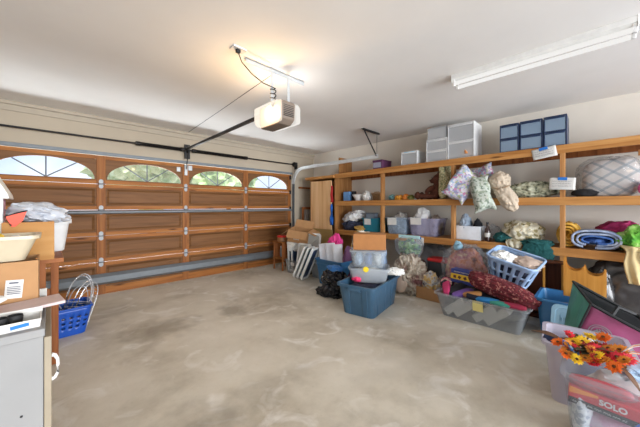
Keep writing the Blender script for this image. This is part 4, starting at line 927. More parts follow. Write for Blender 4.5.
# ------------------------------------------------------------------ the long clear bin with its heap
BX, BY = 3.70, 0.985
M['longbin'] = clear('grey_clear_plastic', S(200, 205, 210), 0.26, 0.25)
big = tubbin('clear_bin', 'long clear plastic bin with a yellow sticky note, heaped with clothes', 'storage bin', (BX, BY, 0.001), 0.80, 0.42, 0.93, 0.52, 0.285, M['longbin'], rim=0.02, r=0.06)
obj('sticky_note', MB().box((0.02, -0.262, 0.225), (0.105, 0.003, 0.12), (0.12, 0, 0)), plain('yellow_note', S(226, 214, 140), 0.8), big, label='pale yellow sticky note')
obj('end_handle', MB().box((0.475, 0, 0.255), (0.02, 0.16, 0.03)), M['white'], big, bevel=0.006)
obj('end_handle', MB().box((-0.475, 0, 0.255), (0.02, 0.16, 0.03)), M['white'], big, bevel=0.006)
M['ivory'] = plain('ivory_box', S(238, 234, 222), 0.7)
for k, (y, lb) in enumerate(((1.24, 'ivory slab leaning inside the left end of the long clear bin'), (1.13, 'ivory slab leaning second from the left inside the long clear bin'), (0.92, 'ivory slab leaning in the middle of the long clear bin'), (0.80, 'ivory slab leaning in the right half of the long clear bin'))):
    tag(obj('ivory_slab', MB().box((0, 0, 0), (0.085, 0.19, 0.27)), M['ivory'], loc=(BX - 0.105, y, 0.135), rot=(0, 0.85, FB), bevel=0.006), lb, 'slab', 'ivory slabs in the long clear bin')
grey_fill = soft('grey_cloth', 'grey cloth packed along the bottom of the long clear bin', 'cloth', (BX + 0.12, BY - 0.02, 0.008), (0.36, 0.08, 0.12), fabric('grey_fill', [S(120, 122, 126), S(160, 160, 160), S(190, 188, 184)], 6, 'noise'), 66, 0.12, 1.6)
def garment(label, y, x, z, w, d, h, rotz, tiltx, tilty, col, seed, pat=None):
    m = pat or plain('garment_%d' % seed, col, 0.9, var=0.15, scale=10)
    o = MB().blob((0, 0, 0), (w/2, d/2, h/2), seed, 0.10, 1.4, 3, power=0.65, crease=0.06)
    return tag(obj('folded_garment', o, m, loc=(x, y, z), rot=(tiltx, tilty, FB + rotz)), label, 'garment', 'clothes heaped in the long clear bin')
garment('hot pink garment at the left end of the heap in the long bin', 1.37, 3.62, 0.31, 0.10, 0.34, 0.10, 0.3, 0.2, -0.3, S(190, 54, 104), 70)
garment('black garment beside the hot pink one in the long bin', 1.26, 3.64, 0.305, 0.11, 0.36, 0.11, -0.3, 0.25, 0.3, S(28, 26, 32), 71)
garment('purple striped garment beside the black one in the long bin', 1.17, 3.58, 0.295, 0.09, 0.30, 0.07, -0.5, 0.2, 0.3, S(110, 80, 150), 72)
garment('tan wooden coloured garment below the blue and yellow box', 1.06, 3.56, 0.315, 0.22, 0.10, 0.06, 0.0, 0.0, -0.28, S(186, 132, 78), 73)
garment('black and navy garment under the burgundy bundle in the long bin', 0.96, 3.54, 0.295, 0.30, 0.14, 0.06, 0.2, 0.25, 0.1, S(30, 32, 48), 74)
garment('bright blue garment at the front edge of the long bin', 0.88, 3.50, 0.297, 0.24, 0.08, 0.05, 0.25, 0.2, 0.0, S(40, 120, 178), 75)
garment('teal garment at the front edge of the long bin right of the bright blue one', 0.75, 3.50, 0.29, 0.22, 0.08, 0.045, 0.2, 0.2, 0.05, S(56, 138, 120), 76)
garment('crimson garment at the right of the long bin under the burgundy bundle', 0.66, 3.53, 0.285, 0.26, 0.10, 0.05, 0.1, 0.2, 0.05, S(150, 38, 64), 77)
garment('charcoal garment filling the back of the long bin', 1.00, 3.80, 0.25, 0.74, 0.26, 0.22, 0, 0, 0, S(52, 48, 54), 78)
garment('red check garment at the far left corner of the long bin', 1.43, 3.80, 0.33, 0.16, 0.24, 0.12, 0.2, 0.0, 0.1, S(140, 60, 70), 79, fabric('pink_black_print', [S(40, 36, 44), S(190, 70, 110), S(206, 160, 150), S(60, 50, 60)], 22))
M['burgundy'] = fabric('burgundy_print', [S(84, 20, 28), S(100, 26, 36), S(74, 16, 24), S(108, 32, 38), S(90, 22, 30), S(96, 22, 30), S(150, 92, 84)], 60)
tag(obj('burgundy_bundle', MB().blob((0, 0, 0), (0.36, 0.14, 0.105), 4, 0.12, 1.4, 5, power=0.85, crease=0.07), M['burgundy'], loc=(3.66, 0.79, 0.415), rot=(0, 0.30, FB + 0.04)), 'burgundy printed cloth bundle under the light blue laundry basket', 'cloth')
yb = thing('product_box', 'blue box with a yellow band lying on the clothes in the long bin', 'box', (3.74, 1.21, 0.365), (0, 0.03, FB - 0.12))
obj('box_body', MB().box((0, 0.06, 0.085), (0.33, 0.13, 0.17)), plain('royal_blue_card', S(46, 62, 130), 0.5), yb, bevel=0.004)
obj('yellow_band', MB().box((0, -0.007, 0.08), (0.325, 0.004, 0.07)), plain('yellow_card', S(226, 190, 50), 0.5), yb, label='yellow printed band')
pm = MB()
dp = plain('dark_print', S(84, 50, 44), 0.6)
for k, x in enumerate((-0.11, -0.05, 0.02, 0.09)): obj('printed_mark', MB().box((x, -0.010, 0.078), (0.035, 0.003, 0.035), (0, 0.5 * k, 0)), dp, yb)
lt = MB(); scribble(lt, -0.12, 0.10, 0.142, 0.008, -0.008, 3, 33, 0.003)
obj('box_lettering', lt, M['paper'], yb)
gbag = thing('clear_bag', 'large clear bag of orange and pink things behind the blue and yellow box', 'bag', (4.17, 1.32, 0.0), FB)
obj('bag_contents', MB().blob((0, 0, 0.38), (0.27, 0.15, 0.36), 6, 0.14, 1.7, 5, flat=-0.37, crease=0.1), fabric('orange_pink_things', [S(120, 66, 56), S(196, 116, 72), S(196, 136, 124), S(160, 76, 96), S(206, 170, 140)], 7, 'noise', 0.5), gbag)
obj('bag_film', MB().blob((0, 0, 0.405), (0.30, 0.18, 0.40), 8, 0.12, 1.6, 5, flat=-0.40, power=0.8, crease=0.08), M['bagfilm'], gbag)
for k, (y, r_, lb) in enumerate(((1.43, 0.5, 'pale blue sock lying on the clear bag, left of a pair'), (1.36, -0.5, 'pale blue sock lying on the clear bag, right of a pair'))):
    sk = MB().tube([(-0.01, 0, 0.075), (-0.005, 0, 0.03), (0.0, 0, 0.0), (0.01, -0.05, -0.01), (0.01, -0.09, -0.01), (0.01, -0.11, -0.01)], [0.028, 0.032, 0.036, 0.036, 0.03, 0.012], 12)
    tag(obj('sock', sk, plain('pale_blue_knit', S(136, 172, 190), 0.95), loc=(4.10, y, 0.80), rot=(0.2, r_, FB + r_ * 0.8), sub=1), lb, 'sock')
sd = drawer_unit('clear_drawer_tower', 'pale clear drawer tower standing between the orange bag and laundry basket', 'drawer unit', 1.06, 0.86, 4.20, 0.26, 0.72, 4, plain('pale_grey_blue', S(186, 196, 208), 0.4), M['frost'], z=0.001)

# ------------------------------------------------------------------ light blue laundry basket with slots
def slot_basket(parent, w0, d0, w1, d1, h, rows, mat, per=64, r=0.07, t=0.006, slot=(3, 1)):
    """basket wall built as a grid with the slot cells left open"""
    lo, hi = rrect(w0, d0, r, per // 4 - 1), rrect(w1, d1, r, per // 4 - 1); n = per
    # spread the outline points evenly
    def even(pts):
        P_ = [Vector((*p, 0)) for p in pts]; P_.append(P_[0]); L = [0]
        for a, b in zip(P_, P_[1:]): L.append(L[-1] + (b - a).length)
        out = []; k = 0
        for i in range(n):
            s = L[-1] * i / n
            while L[k + 1] < s: k += 1
            f = (s - L[k]) / max(1e-9, L[k + 1] - L[k]); out.append(P_[k].lerp(P_[k + 1], f))
        return out
    A, B = even(lo), even(hi)
    mb = MB(); bm = mb.bm; g = []
    for z, _ in rows:
        f = z / h
        g.append([bm.verts.new((A[i].x + (B[i].x - A[i].x) * f, A[i].y + (B[i].y - A[i].y) * f, z)) for i in range(n)])
    for j in range(len(rows) - 1):
        for i in range(n):
            if rows[j][1] and i % slot[0] >= slot[1]: continue
            k = (i + 1) % n
            bm.faces.new((g[j][i], g[j][k], g[j + 1][k], g[j + 1][i]))
    bm.faces.new(list(reversed(g[0])))
    bo = obj('basket_wall', mb, mat, parent, solid=t)
    obj('rim', MB().tube([(p.x, p.y, h) for p in B], 0.014, 8, cyc=True), mat, parent)
    return bo
M['ltblue'] = plain('light_blue_plastic_basket', S(146, 172, 206), 0.4)
lb_ = thing('laundry_basket', 'light blue slotted laundry basket tipped on top of the burgundy bundle', 'laundry basket', (3.98, 0.76, 0.46), 0)
lb_.rotation_euler = Euler((0.22, 0.24, FB - 0.10))
slot_basket(lb_, 0.36, 0.28, 0.50, 0.40, 0.31, [(0, 0), (0.05, 1), (0.14, 0), (0.168, 1), (0.255, 0), (0.285, 0), (0.31, 0)], M['ltblue'], 80, slot=(4, 2))
inn = soft('dark_clothes', 'dark clothes filling the light blue laundry basket', 'clothes', (0, 0, 0), (0.15, 0.115, 0.12), M['darkcloth'], 81, 0.1, 1.5)
inn.matrix_world = Matrix.Translation((3.98, 0.76, 0.46)) @ Euler((0.22, 0.24, FB - 0.10)).to_matrix().to_4x4() @ Matrix.Translation((0, 0, 0.012))
for lb2, name, p, s, mt, sd_ in (('white plastic bag peeking over the left of the laundry basket', 'white_bag', (-0.10, -0.05, 0.24), (0.12, 0.11, 0.06), M['whitebag'], 82), ('pale peach cloth draped over the right of the laundry basket', 'peach_cloth', (0.12, 0.0, 0.25), (0.15, 0.14, 0.045), plain('peach_b', S(176, 156, 142), 0.9), 83)):
    o = soft(name, lb2, 'bag' if 'bag' in name else 'cloth', (0, 0, 0), s, mt, sd_, 0.3, 1.7, crease=0.18)
    o.matrix_world = Matrix.Translation((3.98, 0.76, 0.46)) @ Euler((0.22, 0.24, FB - 0.10)).to_matrix().to_4x4() @ Matrix.Translation(p)

# ------------------------------------------------------------------ right: tote, crate, rack
tr_ = tubbin('blue_tote', 'bright blue tall tote standing right of the long clear bin', 'storage tote', (3.92, 0.25, 0.001), 0.38, 0.42, 0.45, 0.50, 0.39, M['blue_tote2'], rim=0.02, r=0.05)
obj('tote_ribs', MB().box((-0.1, -0.232, 0.18), (0.02, 0.02, 0.30), (-0.11, 0, 0)).box((0.1, -0.232, 0.18), (0.02, 0.02, 0.30), (-0.11, 0, 0)), M['blue_tote2'], tr_, bevel=0.004)
soft('grey_cloth', 'dim grey cloth inside the bright blue tall tote', 'cloth', (3.92, 0.25, 0.012), (0.15, 0.17, 0.17), plain('dim_grey', S(90, 88, 88), 0.9), 84, 0.12, 1.6)
lid('pale blue clear lid leaning on the front of the bright blue tall tote', (3.56, 0.235, 0.0), 0.24, 0.38, (-0.12, 0.06, FB + 0.15), M['skyclear'], M['skyclear'])
M['darkply'] = wood('dark_ply', S(82, 42, 24), S(98, 54, 32), S(60, 30, 18), 'z', knots=False)
M['slat'] = wood('light_slat', S(190, 130, 56), S(204, 146, 70), S(168, 108, 44), 'z', knots=False)
cr = thing('wooden_crate', 'dark brown wooden crate with light upright slats behind the bright blue tote', 'crate', (4.22, 0.47, 0.0), FB)
obj('crate_back', MB().box((0, 0.14, 0.35), (0.36, 0.012, 0.66)), M['darkply'], cr, smooth=False)
obj('crate_top', MB().box((0, 0.07, 0.69), (0.36, 0.16, 0.016)), M['darkply'], cr, smooth=False)
obj('crate_bottom', MB().box((0, 0.07, 0.008), (0.36, 0.16, 0.016)), M['darkply'], cr, smooth=False)
for x in (-0.172, 0.0, 0.168): obj('slat', MB().box((x, 0.005, 0.35), (0.022, 0.014, 0.70)), M['slat'], cr, bevel=0.002, smooth=False)
rk = thing('magazine_rack', 'orange wooden rack with scooped top edges standing under the lower shelf', 'rack', (4.16, 0.12, 0.0), FB)
def scoops():
    pts = [(-0.17, 0), (0.17, 0), (0.17, 0.66)]
    for cx, zc_, r_ in ((0.085, 0.665, 0.07), (-0.075, 0.70, 0.075)):
        for k in range(13):
            a = PI * k / 12; pts.append((cx + r_ * math.cos(a), zc_ - r_ * 0.85 * math.sin(a)))
    pts += [(-0.155, 0.77), (-0.17, 0.77)]
    return pts
for y in (0.0, 0.16): obj('scooped_panel', MB().prism(scoops(), y, y + 0.014), M['slat'], rk, smooth=False)
obj('inner_panel', MB().box((0, 0.087, 0.30), (0.335, 0.146, 0.012)), M['darkply'], rk, smooth=False)
obj('partition', MB().box((0.005, 0.087, 0.48), (0.012, 0.145, 0.34)), M['darkply'], rk, smooth=False)
obj('side_panel', MB().box((-0.163, 0.087, 0.35), (0.012, 0.145, 0.70)).box((0.163, 0.087, 0.32), (0.012, 0.145, 0.64)), M['slat'], rk, smooth=False)
M['darkfilm'] = plain('dark_grey_film', S(62, 60, 60), 0.25, var=0.2)
soft('dark_bag', 'big dark grey shiny plastic bundle lying under the right end of the shelves', 'bag', (4.66, -0.30, 0.0), (0.42, 0.26, 0.40), M['darkfilm'], 86, 0.10, 1.2, 5, crease=0.05, power=0.75)
soft('dark_bag', 'smaller dark grey bag between the scooped rack and the big bundle', 'bag', (4.42, -0.02, 0.0), (0.10, 0.12, 0.36), M['darkfilm'], 88, 0.15, 1.6, crease=0.1)

# ------------------------------------------------------------------ large teal and pink shopping bag
sb = thing('shopping_bag', 'huge teal and pink shopping bag with black trim behind the white bin', 'shopping bag', (3.10, -0.15, 0.0))
def q3(x, y, z): return Vector((x - 3.10, y + 0.15, z))
M['bagpink'] = fabric('bag_pink', [S(104, 44, 70), S(154, 70, 108), S(168, 88, 126)], 2.4, 'noise', 0.5, bumps=0.1)
M['bagteal'] = plain('bag_teal', S(66, 134, 120), 0.5, var=0.1, scale=5)
A_, B_, C_, D_ = q3(3.30, 0.165, 0.69), q3(2.95, 0.045, 0.605), q3(2.90, 0.235, 0.03), q3(3.30, 0.26, 0.03)
E_, F_, G_, H_ = q3(2.95, -0.62, 0.32), q3(2.90, -0.66, 0.03), q3(3.30, -0.66, 0.33), q3(3.30, -0.68, 0.03)
def quad(a, b, c, d, bul, seed, sag=0.0):
    """bulging, slightly creased panel a-b (top) over d-c (bottom)"""
    nrm = (b - a).cross(d - a).normalized()
    def fn(u, v):
        p = a.lerp(b, u).lerp(d.lerp(c, u), v)
        k = math.sin(u * PI) * math.sin(v * PI)
        nz = noise.noise(Vector((u * 4 + seed, v * 5, seed))) * 0.02
        return p + nrm * (bul * k + nz * min(1, 4 * k)) + Vector((0, 0, -sag * math.sin(min(1, u * 1.0) * PI) * (1 - v)))
    return fn
fp = obj('front_panel', MB().sheet(24, 20, quad(B_, E_, F_, C_, 0.03, 3, 0.02)), M['bagpink'], sb, solid=0.004)
obj('back_panel', MB().sheet(16, 12, quad(A_, G_, H_, D_, -0.02, 5, 0.03)), M['black'], sb, solid=0.004)
obj('left_gusset', MB().sheet(14, 16, quad(A_, B_, C_, D_, -0.015, 7)), M['bagteal'], sb, solid=0.004)
obj('right_gusset', MB().sheet(10, 12, quad(E_, G_, H_, F_, 0.02, 8)), M['bagteal'], sb, solid=0.004)
obj('base_panel', MB().sheet(4, 4, lambda u, v: C_.lerp(F_, u).lerp(D_.lerp(H_, u), v)), M['bagteal'], sb, solid=0.004)
fB = quad(B_, E_, F_, C_, 0.03, 3, 0.02); gA = quad(A_, B_, C_, D_, -0.015, 7); bA = quad(A_, G_, H_, D_, -0.02, 5, 0.03)
obj('trim', MB().tube([fB(0, k / 16) + Vector((-0.004, 0.004, 0)) for k in range(17)], 0.008, 6).tube([fB(k / 20, 0) for k in range(21)], 0.011, 6).tube([gA(k / 10, 0) for k in range(11)], 0.011, 6).tube([bA(k / 20, 0) for k in range(21)], 0.011, 6), M['black'], sb, label='black trim')
hp = [fB(0.16, 0.02), fB(0.18, -0.12) + Vector((0.05, 0, 0.0)), fB(0.32, -0.17) + Vector((0.12, 0, -0.02)), fB(0.46, -0.12) + Vector((0.05, 0, 0)), fB(0.48, 0.02)]
obj('handle', MB().tube(hp, 0.014, 6), M['black'], sb, label='black handle')
em = MB()
def onfront(u, v): return fB(u, v) + Vector((-0.008, 0, 0))
for rr in (0.06, 0.076):
    em.tube([onfront(0.14 + rr * math.cos(2*PI*k/28) * 1.1, 0.29 + rr * math.sin(2*PI*k/28) * 1.4) for k in range(28)], 0.002, 5, cyc=True)
for k in range(5):
    u0 = 0.104 + 0.018 * k
    em.tube([onfront(u0 + 0.012 * math.sin(j * 1.2), 0.29 + (0.062 - 0.012 * abs(k - 2)) * (j / 4 - 1)) for j in range(9)], 0.003, 5)
obj('round_emblem', em, plain('pale_print', S(140, 152, 152), 0.6), sb, label='pale round printed emblem')
sw = MB()
for k in range(7):
    u0 = 0.10 + 0.075 * k
    sw.tube([onfront(u0 + 0.02 * j, 0.74 - 0.035 * k - 0.05 * math.sin(j * 0.8)) for j in range(7)], [0.003, 0.014, 0.02, 0.022, 0.018, 0.012, 0.003], 6)
obj('printed_leaves', sw, plain('dark_green_print', S(40, 62, 58), 0.6), sb, label='dark green printed leaves')

# ------------------------------------------------------------------ white bin, clear bin and bouquet at the front right
wbin = tubbin('white_bin', 'tall milky white bin behind the clear bin at the front right', 'storage bin', (2.70, 0.075, 0.001), 0.36, 0.36, 0.43, 0.42, 0.41, clear('milky_white', S(196, 190, 204), 0.8, 0.35), FB + 0.10, rim=0.02, r=0.05)
soft('white_bag', 'white crumpled bag filling the milky white bin', 'bag', (2.72, 0.05, 0.012), (0.155, 0.15, 0.215), M['whitebag'], 90, 0.14, 1.7, crease=0.08)
pc = thing('printed_card', 'small navy and green printed card standing in the corner of the milky bin', 'card', (2.545, 0.225, 0.37), FB + 0.2)
obj('card_sheet', MB().box((0, 0, 0.03), (0.13, 0.006, 0.085), (0.5, 0.2, 0)), plain('navy_card', S(34, 52, 84), 0.5), pc)
obj('card_patch', MB().box((0.03, -0.008, 0.03), (0.05, 0.004, 0.06), (0.5, 0.2, 0)), plain('green_card', S(90, 150, 130), 0.5), pc)
RX, RY = 2.25, -0.12
rb_ = tubbin('clear_bin', 'clear bin packed with red party packs and topped by autumn flowers', 'storage bin', (RX, RY, 0.001), 0.46, 0.33, 0.53, 0.40, 0.43, M['bin_clear'], FB, rim=0.016, r=0.04)
M['redpack'] = plain('red_pack', S(206, 26, 46), 0.35)
rp = thing('red_pack', 'plain red plastic wrapped pack near the top of the front clear bin', 'pack', (2.125, 0.0, 0.335), FB)
obj('pack_body', MB().blob((0, 0.03, 0.03), (0.125, 0.035, 0.03), 3, 0.08, 1.5, 4, power=0.8), M['redpack'], rp)
obj('pack_film', MB().blob((0, 0.03, 0.028), (0.14, 0.04, 0.036), 3, 0.08, 1.5, 4, power=0.8, crease=0.05), M['bagfilm'], rp)
pk = thing('party_pack', 'red pack with big white lettering inside the front clear bin', 'pack', (2.105, -0.05, 0.24), (0, 0.05, FB))
obj('pack_body', MB().box((0, 0.09, 0.045), (0.36, 0.17, 0.09)), M['redpack'], pk, bevel=0.008)
obj('orange_corner', MB().prism([(-0.175, 0.055), (-0.06, 0.075), (-0.06, 0.088), (-0.175, 0.088)], 0.000, 0.005), plain('orange_card', S(236, 140, 44), 0.5), pk)
obj('black_band', MB().box((0.0, 0.002, 0.016), (0.355, 0.006, 0.030)), plain('black_card', S(34, 28, 40), 0.5), pk)
obj('blue_corner', MB().prism([(0.07, 0.002), (0.16, 0.002), (0.12, 0.028), (0.085, 0.028)], -0.003, 0.002), plain('blue_card', S(40, 100, 200), 0.5), pk)
def text(s, size, mat, parent, loc, name='lettering', ext=0.001):
    cu = bpy.data.curves.new(name, 'FONT'); cu.body = s; cu.size = size; cu.extrude = ext; cu.align_x = 'CENTER'; cu.align_y = 'CENTER'; cu.offset = 0.0012
    cu.materials.append(mat); o = bpy.data.objects.new(name, cu); COL.objects.link(o); o.parent = parent
    bpy.context.view_layer.update()
    me = bpy.data.meshes.new_from_object(o.evaluated_get(bpy.context.evaluated_depsgraph_get())); bpy.data.objects.remove(o)
    o = bpy.data.objects.new(name, me); COL.objects.link(o); o.parent = parent
    o.location = loc; o.rotation_euler = (PI / 2, 0, 0); return o
text('SOLO', 0.040, M['enamel'], pk, (-0.005, -0.002, 0.061))
cw = MB(); scribble(cw, -0.16, 0.06, 0.016, 0.005, -0.002, 3, 51, 0.0018); obj('small_lettering', cw, M['paper'], pk)
soft('pink_film', 'pale pink film wrapped pack under the red lettered pack', 'pack', (2.19, -0.08, 0.10), (0.18, 0.10, 0.065), fabric('pink_film', [S(214, 170, 196), S(226, 206, 220), S(206, 120, 160)], 8, 'noise', 0.3), 92, 0.1, 1.6)
soft('printed_bag', 'white bag with grey print in the left bottom of the front clear bin', 'bag', (2.17, 0.07, 0.01), (0.045, 0.09, 0.17), fabric('newsprint', [S(222, 224, 226), S(206, 210, 214), S(170, 176, 184), S(226, 226, 226)], 60), 94, 0.1, 1.6)
soft('white_packet', 'white packets along the bottom of the front clear bin', 'packet', (2.24, -0.17, 0.01), (0.17, 0.13, 0.055), M['whitebag'], 95, 0.15, 1.8, crease=0.1)
soft('white_bag', 'white plastic bag filling the back of the front clear bin beneath the flowers', 'bag', (2.345, -0.10, 0.015), (0.20, 0.062, 0.205), M['whitebag'], 96, 0.12, 1.8, crease=0.08)
soft('pale_blue_bag', 'pale blue crumpled wrapper beside the right end of the bouquet', 'wrapper', (2.30, -0.16, 0.415), (0.10, 0.08, 0.035), plain('pale_blue_wrap', S(170, 196, 222), 0.4), 97, 0.3, 2, crease=0.2)

fl = thing('flower_bouquet', 'artificial autumn flower bouquet of red, yellow and orange blooms on the front clear bin', 'bouquet', (2.36, 0.02, 0.44))
M['petal_y'] = plain('yellow_petals', S(244, 196, 26), 0.6, var=0.2); M['petal_o'] = plain('orange_petals', S(236, 116, 30), 0.6, var=0.2)
M['petal_r'] = plain('red_petals', S(196, 22, 40), 0.6, var=0.25); M['petal_a'] = plain('amber_petals', S(214, 134, 40), 0.6, var=0.25)
M['leaf'] = plain('olive_leaf', S(70, 62, 32), 0.6, var=0.3); M['brownleaf'] = plain('brown_leaf', S(104, 72, 50), 0.6, var=0.2); M['core'] = plain('brown_core', S(90, 54, 22), 0.8)
def flower(c, r, mat, seed, n=13):
    rnd = random.Random(seed); mb = MB()
    tl = Euler((rnd.uniform(-.5, .5), rnd.uniform(-0.9, -0.1), 0)).to_matrix()
    for ring, (rr, lift) in enumerate(((1.0, 0.15), (0.72, 0.45), (0.42, 0.8))):
        for k in range(n - 3 * ring):
            a = 2 * PI * (k + 0.5 * ring) / (n - 3 * ring) + rnd.uniform(-.12, .12)
            d = Vector((math.cos(a), math.sin(a), 0)); s = Vector((-math.sin(a), math.cos(a), 0)); L = r * rr * rnd.uniform(.85, 1.1); w = r * 0.22
            up = Vector((0, 0, 1))
            p = [d * 0.1 * r, d * L * 0.55 + s * w + up * L * lift * 0.5, d * L + up * L * lift, d * L * 0.55 - s * w + up * L * lift * 0.5]
            vs = [mb.bm.verts.new(tl @ q + Vector(c)) for q in p] ; vm = mb.bm.verts.new(tl @ (d * L * 0.55 + up * (L * lift * 0.5 - w * 0.5)) + Vector(c))
            for i in range(4): mb.bm.faces.new((vs[i], vs[(i + 1) % 4], vm))
    f = obj('flower', mb, mat, fl, solid=0.0012)
    obj('flower_centre', MB().blob(tl @ Vector((0, 0, r * 0.12)) + Vector(c), (r * 0.2,) * 3, seed, 0.1, 2, 2), M['core'], f)
fls = [(-0.055, 0.095, 0.075, 'y', .055), (-0.03, 0.055, 0.085, 'y', .05), (-0.07, 0.165, 0.055, 'o', .05), (-0.02, 0.115, 0.105, 'r', .04), (-0.05, 0.035, 0.07, 'r', .05),
       (-0.07, -0.01, 0.075, 'r', .045), (0.02, 0.02, 0.11, 'y', .045), (0.03, -0.035, 0.12, 'o', .055), (-0.04, -0.055, 0.085, 'a', .05), (-0.01, -0.10, 0.085, 'a', .05),
       (-0.15, 0.125, 0.03, 'o', .05), (-0.16, 0.075, 0.02, 'y', .045), (-0.14, 0.04, 0.03, 'a', .045), (-0.13, -0.03, 0.045, 'a', .05), (-0.14, -0.075, 0.03, 'o', .05), (-0.05, -0.13, 0.06, 'r', .05), (-0.10, 0.08, 0.06, 'r', .04), (-0.09, -0.10, 0.05, 'a', .04)]
rnd = random.Random(77)
fls = [(x, y, z, k, r * 0.82) for x, y, z, k, r in fls] + [(rnd.uniform(-.16, .02), rnd.uniform(-.12, .13), rnd.uniform(.02, .08), rnd.choice('rarayoa'), rnd.uniform(.026, .038)) for k in range(34)]
for i, (x, y, z, k, r) in enumerate(fls): flower((x, y, z), r, M['petal_' + k], 100 + i)
stm = MB(); rnd = random.Random(8)
for i, (x, y, z, k, r) in enumerate(fls): stm.tube([(x, y, z), (x * 0.7 + 0.02, y * 0.7 - 0.03, z * 0.55), (0.03 + rnd.uniform(-.02, .02), -0.08, 0.01)], 0.003, 5)
obj('stems', stm, M['leaf'], fl)
def leafm(p0, d, L, w):
    mb = MB(); d = Vector(d).normalized(); s = d.cross(Vector((0, 0, 1))).normalized(); p0 = Vector(p0)
    return mb.sheet(8, 2, lambda u, v: p0 + d * L * u + s * (v - .5) * w * math.sin(PI * min(1, u + 0.03)) + Vector((0, 0, 0.25 * L * math.sin(u * PI) * 0.4 + abs(v - .5) * 0.012)))
for i in range(44):
    a = rnd.uniform(0, 2 * PI); c0 = (rnd.uniform(-.10, .02), rnd.uniform(-.1, .1), rnd.uniform(.02, .07))
    obj('leaf', leafm(c0, (math.cos(a) * 0.7, math.sin(a), rnd.uniform(-.1, .25)), rnd.uniform(.06, .10), 0.045), M['leaf'] if i % 3 else M['brownleaf'], fl, solid=0.001)
obj('leaf', leafm((-0.02, 0.14, 0.05), (0.1, 1, 0.05), 0.17, 0.065), M['brownleaf'], fl, solid=0.001)
obj('leaf', leafm((-0.12, -0.10, 0.03), (-0.5, -0.5, -0.6), 0.14, 0.03), M['brownleaf'], fl, solid=0.001)
for k in range(9):
    a = -0.3 - 0.12 * k
    obj('twig', MB().tube([(-0.03, -0.09, 0.06), (-0.02 + 0.02 * math.cos(k * 2.0), -0.15, 0.08 + 0.012 * (k - 3)), (-0.01 + 0.05 * math.cos(k * 2.0), -0.22, 0.08 + 0.022 * (k - 3))], [0.003, 0.002, 0.0012], 5), M['petal_a'] if k % 2 else M['paper'], fl)
obj('ribbon', MB().sheet(10, 2, lambda u, v: (-0.12 + 0.01 * math.sin(u * 9), 0.14 - 0.075 * u, 0.085 - 0.045 * u + 0.03 * (v - .5))), fabric('blue_ribbon', [S(70, 110, 170), S(150, 180, 210), S(60, 80, 130)], 80), fl, solid=0.001, label='blue patterned ribbon')
# ------------------------------------------------------------------ left foreground: cupboard and what stands on it
M['greypaint'] = plain('worn_grey_paint', S(136, 135, 134), 0.6, var=0.05, scale=5, bumps=0.05)
M['tanpaint'] = plain('tan_paint', S(146, 134, 114), 0.6)
CX0, CX1, CYA, CYB, CZ = -0.75, -0.016, 1.40, 1.90, 0.92
bc = thing('base_cabinet', 'worn grey painted cupboard with a white pull handle at the left edge', 'cabinet', (-0.38, 1.65, 0.0))
def W_(x, y, z): return (x + 0.38, y - 1.65, z)
obj('carcass', MB().box2(W_(CX0, CYA, 0), W_(CX1, CYB, CZ - 0.03)), M['greypaint'], bc, bevel=0.003, smooth=False)
obj('cabinet_top', MB().box2(W_(CX0, CYA - 0.01, CZ - 0.03), W_(CX1 + 0.004, CYB, CZ)), M['greypaint'], bc, bevel=0.004, smooth=False)
dd = obj('cabinet_door', MB().box2(W_(CX1 + 0.001, CYA - 0.002, 0.02), W_(CX1 + 0.021, CYB - 0.02, CZ - 0.035)), M['tanpaint'], bc, bevel=0.003, smooth=False)
hy = 1.425
obj('door_handle', MB().tube([W_(0.005, hy, 0.805), W_(0.014, hy, 0.802), W_(0.021, hy, 0.785), W_(0.022, hy, 0.76), W_(0.021, hy, 0.735), W_(0.014, hy, 0.72), W_(0.005, hy, 0.717)], [0.008, 0.006, 0.005, 0.005, 0.005, 0.006, 0.008], 10), M['enamel'], dd, label='white curved pull handle')
dots = MB()
for x, z in ((-0.06, 0.62), (-0.16, 0.50), (-0.10, 0.88)): dots.lathe([(0.0005, 0), (0.004, 0), (0.004, 0.001)], 10)
for z in (0.63, 0.50):
    obj('nail_head', MB().box(W_(-0.07 - (0.63 - z), CYA - 0.001, z), (0.007, 0.003, 0.007)), M['black'], bc, bevel=0.002)
c = carton('cardboard_box', 'cardboard shipping box with a printed label standing on the grey cupboard', (-0.19, 1.79, CZ), (0, 0, 0.0), 0.31, 0.20, 0.205, (), mat=M['card'])
obj('shipping_label', MB().box((0.085, -0.102, 0.095), (0.05, 0.002, 0.075), (0, 0.08, 0)), M['paper'], c)
lm = MB()
for k in range(5): lm.box((0.085, -0.1035, 0.105 - 0.007 * k), (0.038, 0.001, 0.003), (0, 0.08, 0))
lm.box((0.085, -0.1035, 0.121), (0.026, 0.001, 0.006), (0, 0.08, 0))
obj('label_print', lm, M['ink'], c)
tbn = thing('plastic_tub', 'cream plastic basin of yellow packets resting on the cardboard shipping box', 'basin', (-0.195, 1.79, CZ + 0.207))
tb_ = obj('basin', MB().tub(0.24, 0.15, 0.31, 0.20, 0.105, 0.005, 0.012, 0.014, 0.03), plain('cream_plastic', S(186, 172, 146), 0.4), tbn)
M['yellowpack'] = plain('yellow_packet', S(236, 200, 40), 0.5)
soft('yellow_packet', 'bright yellow packet lying in the cream basin', 'packet', (-0.19, 1.79, CZ + 0.215), (0.055, 0.055, 0.06), M['yellowpack'], 3, 0.1, 1.5, rot=0, power=0.6)
soft('white_packet', 'white packet lying right of the yellow one in the cream basin', 'packet', (-0.105, 1.79, CZ + 0.215), (0.03, 0.055, 0.05), M['paper'], 4, 0.15, 1.5, rot=0, power=0.7)
pt = thing('paper_tray', 'shallow white box with black cups and blue tape at the front of the cupboard', 'tray', (-0.095, 1.475, CZ))
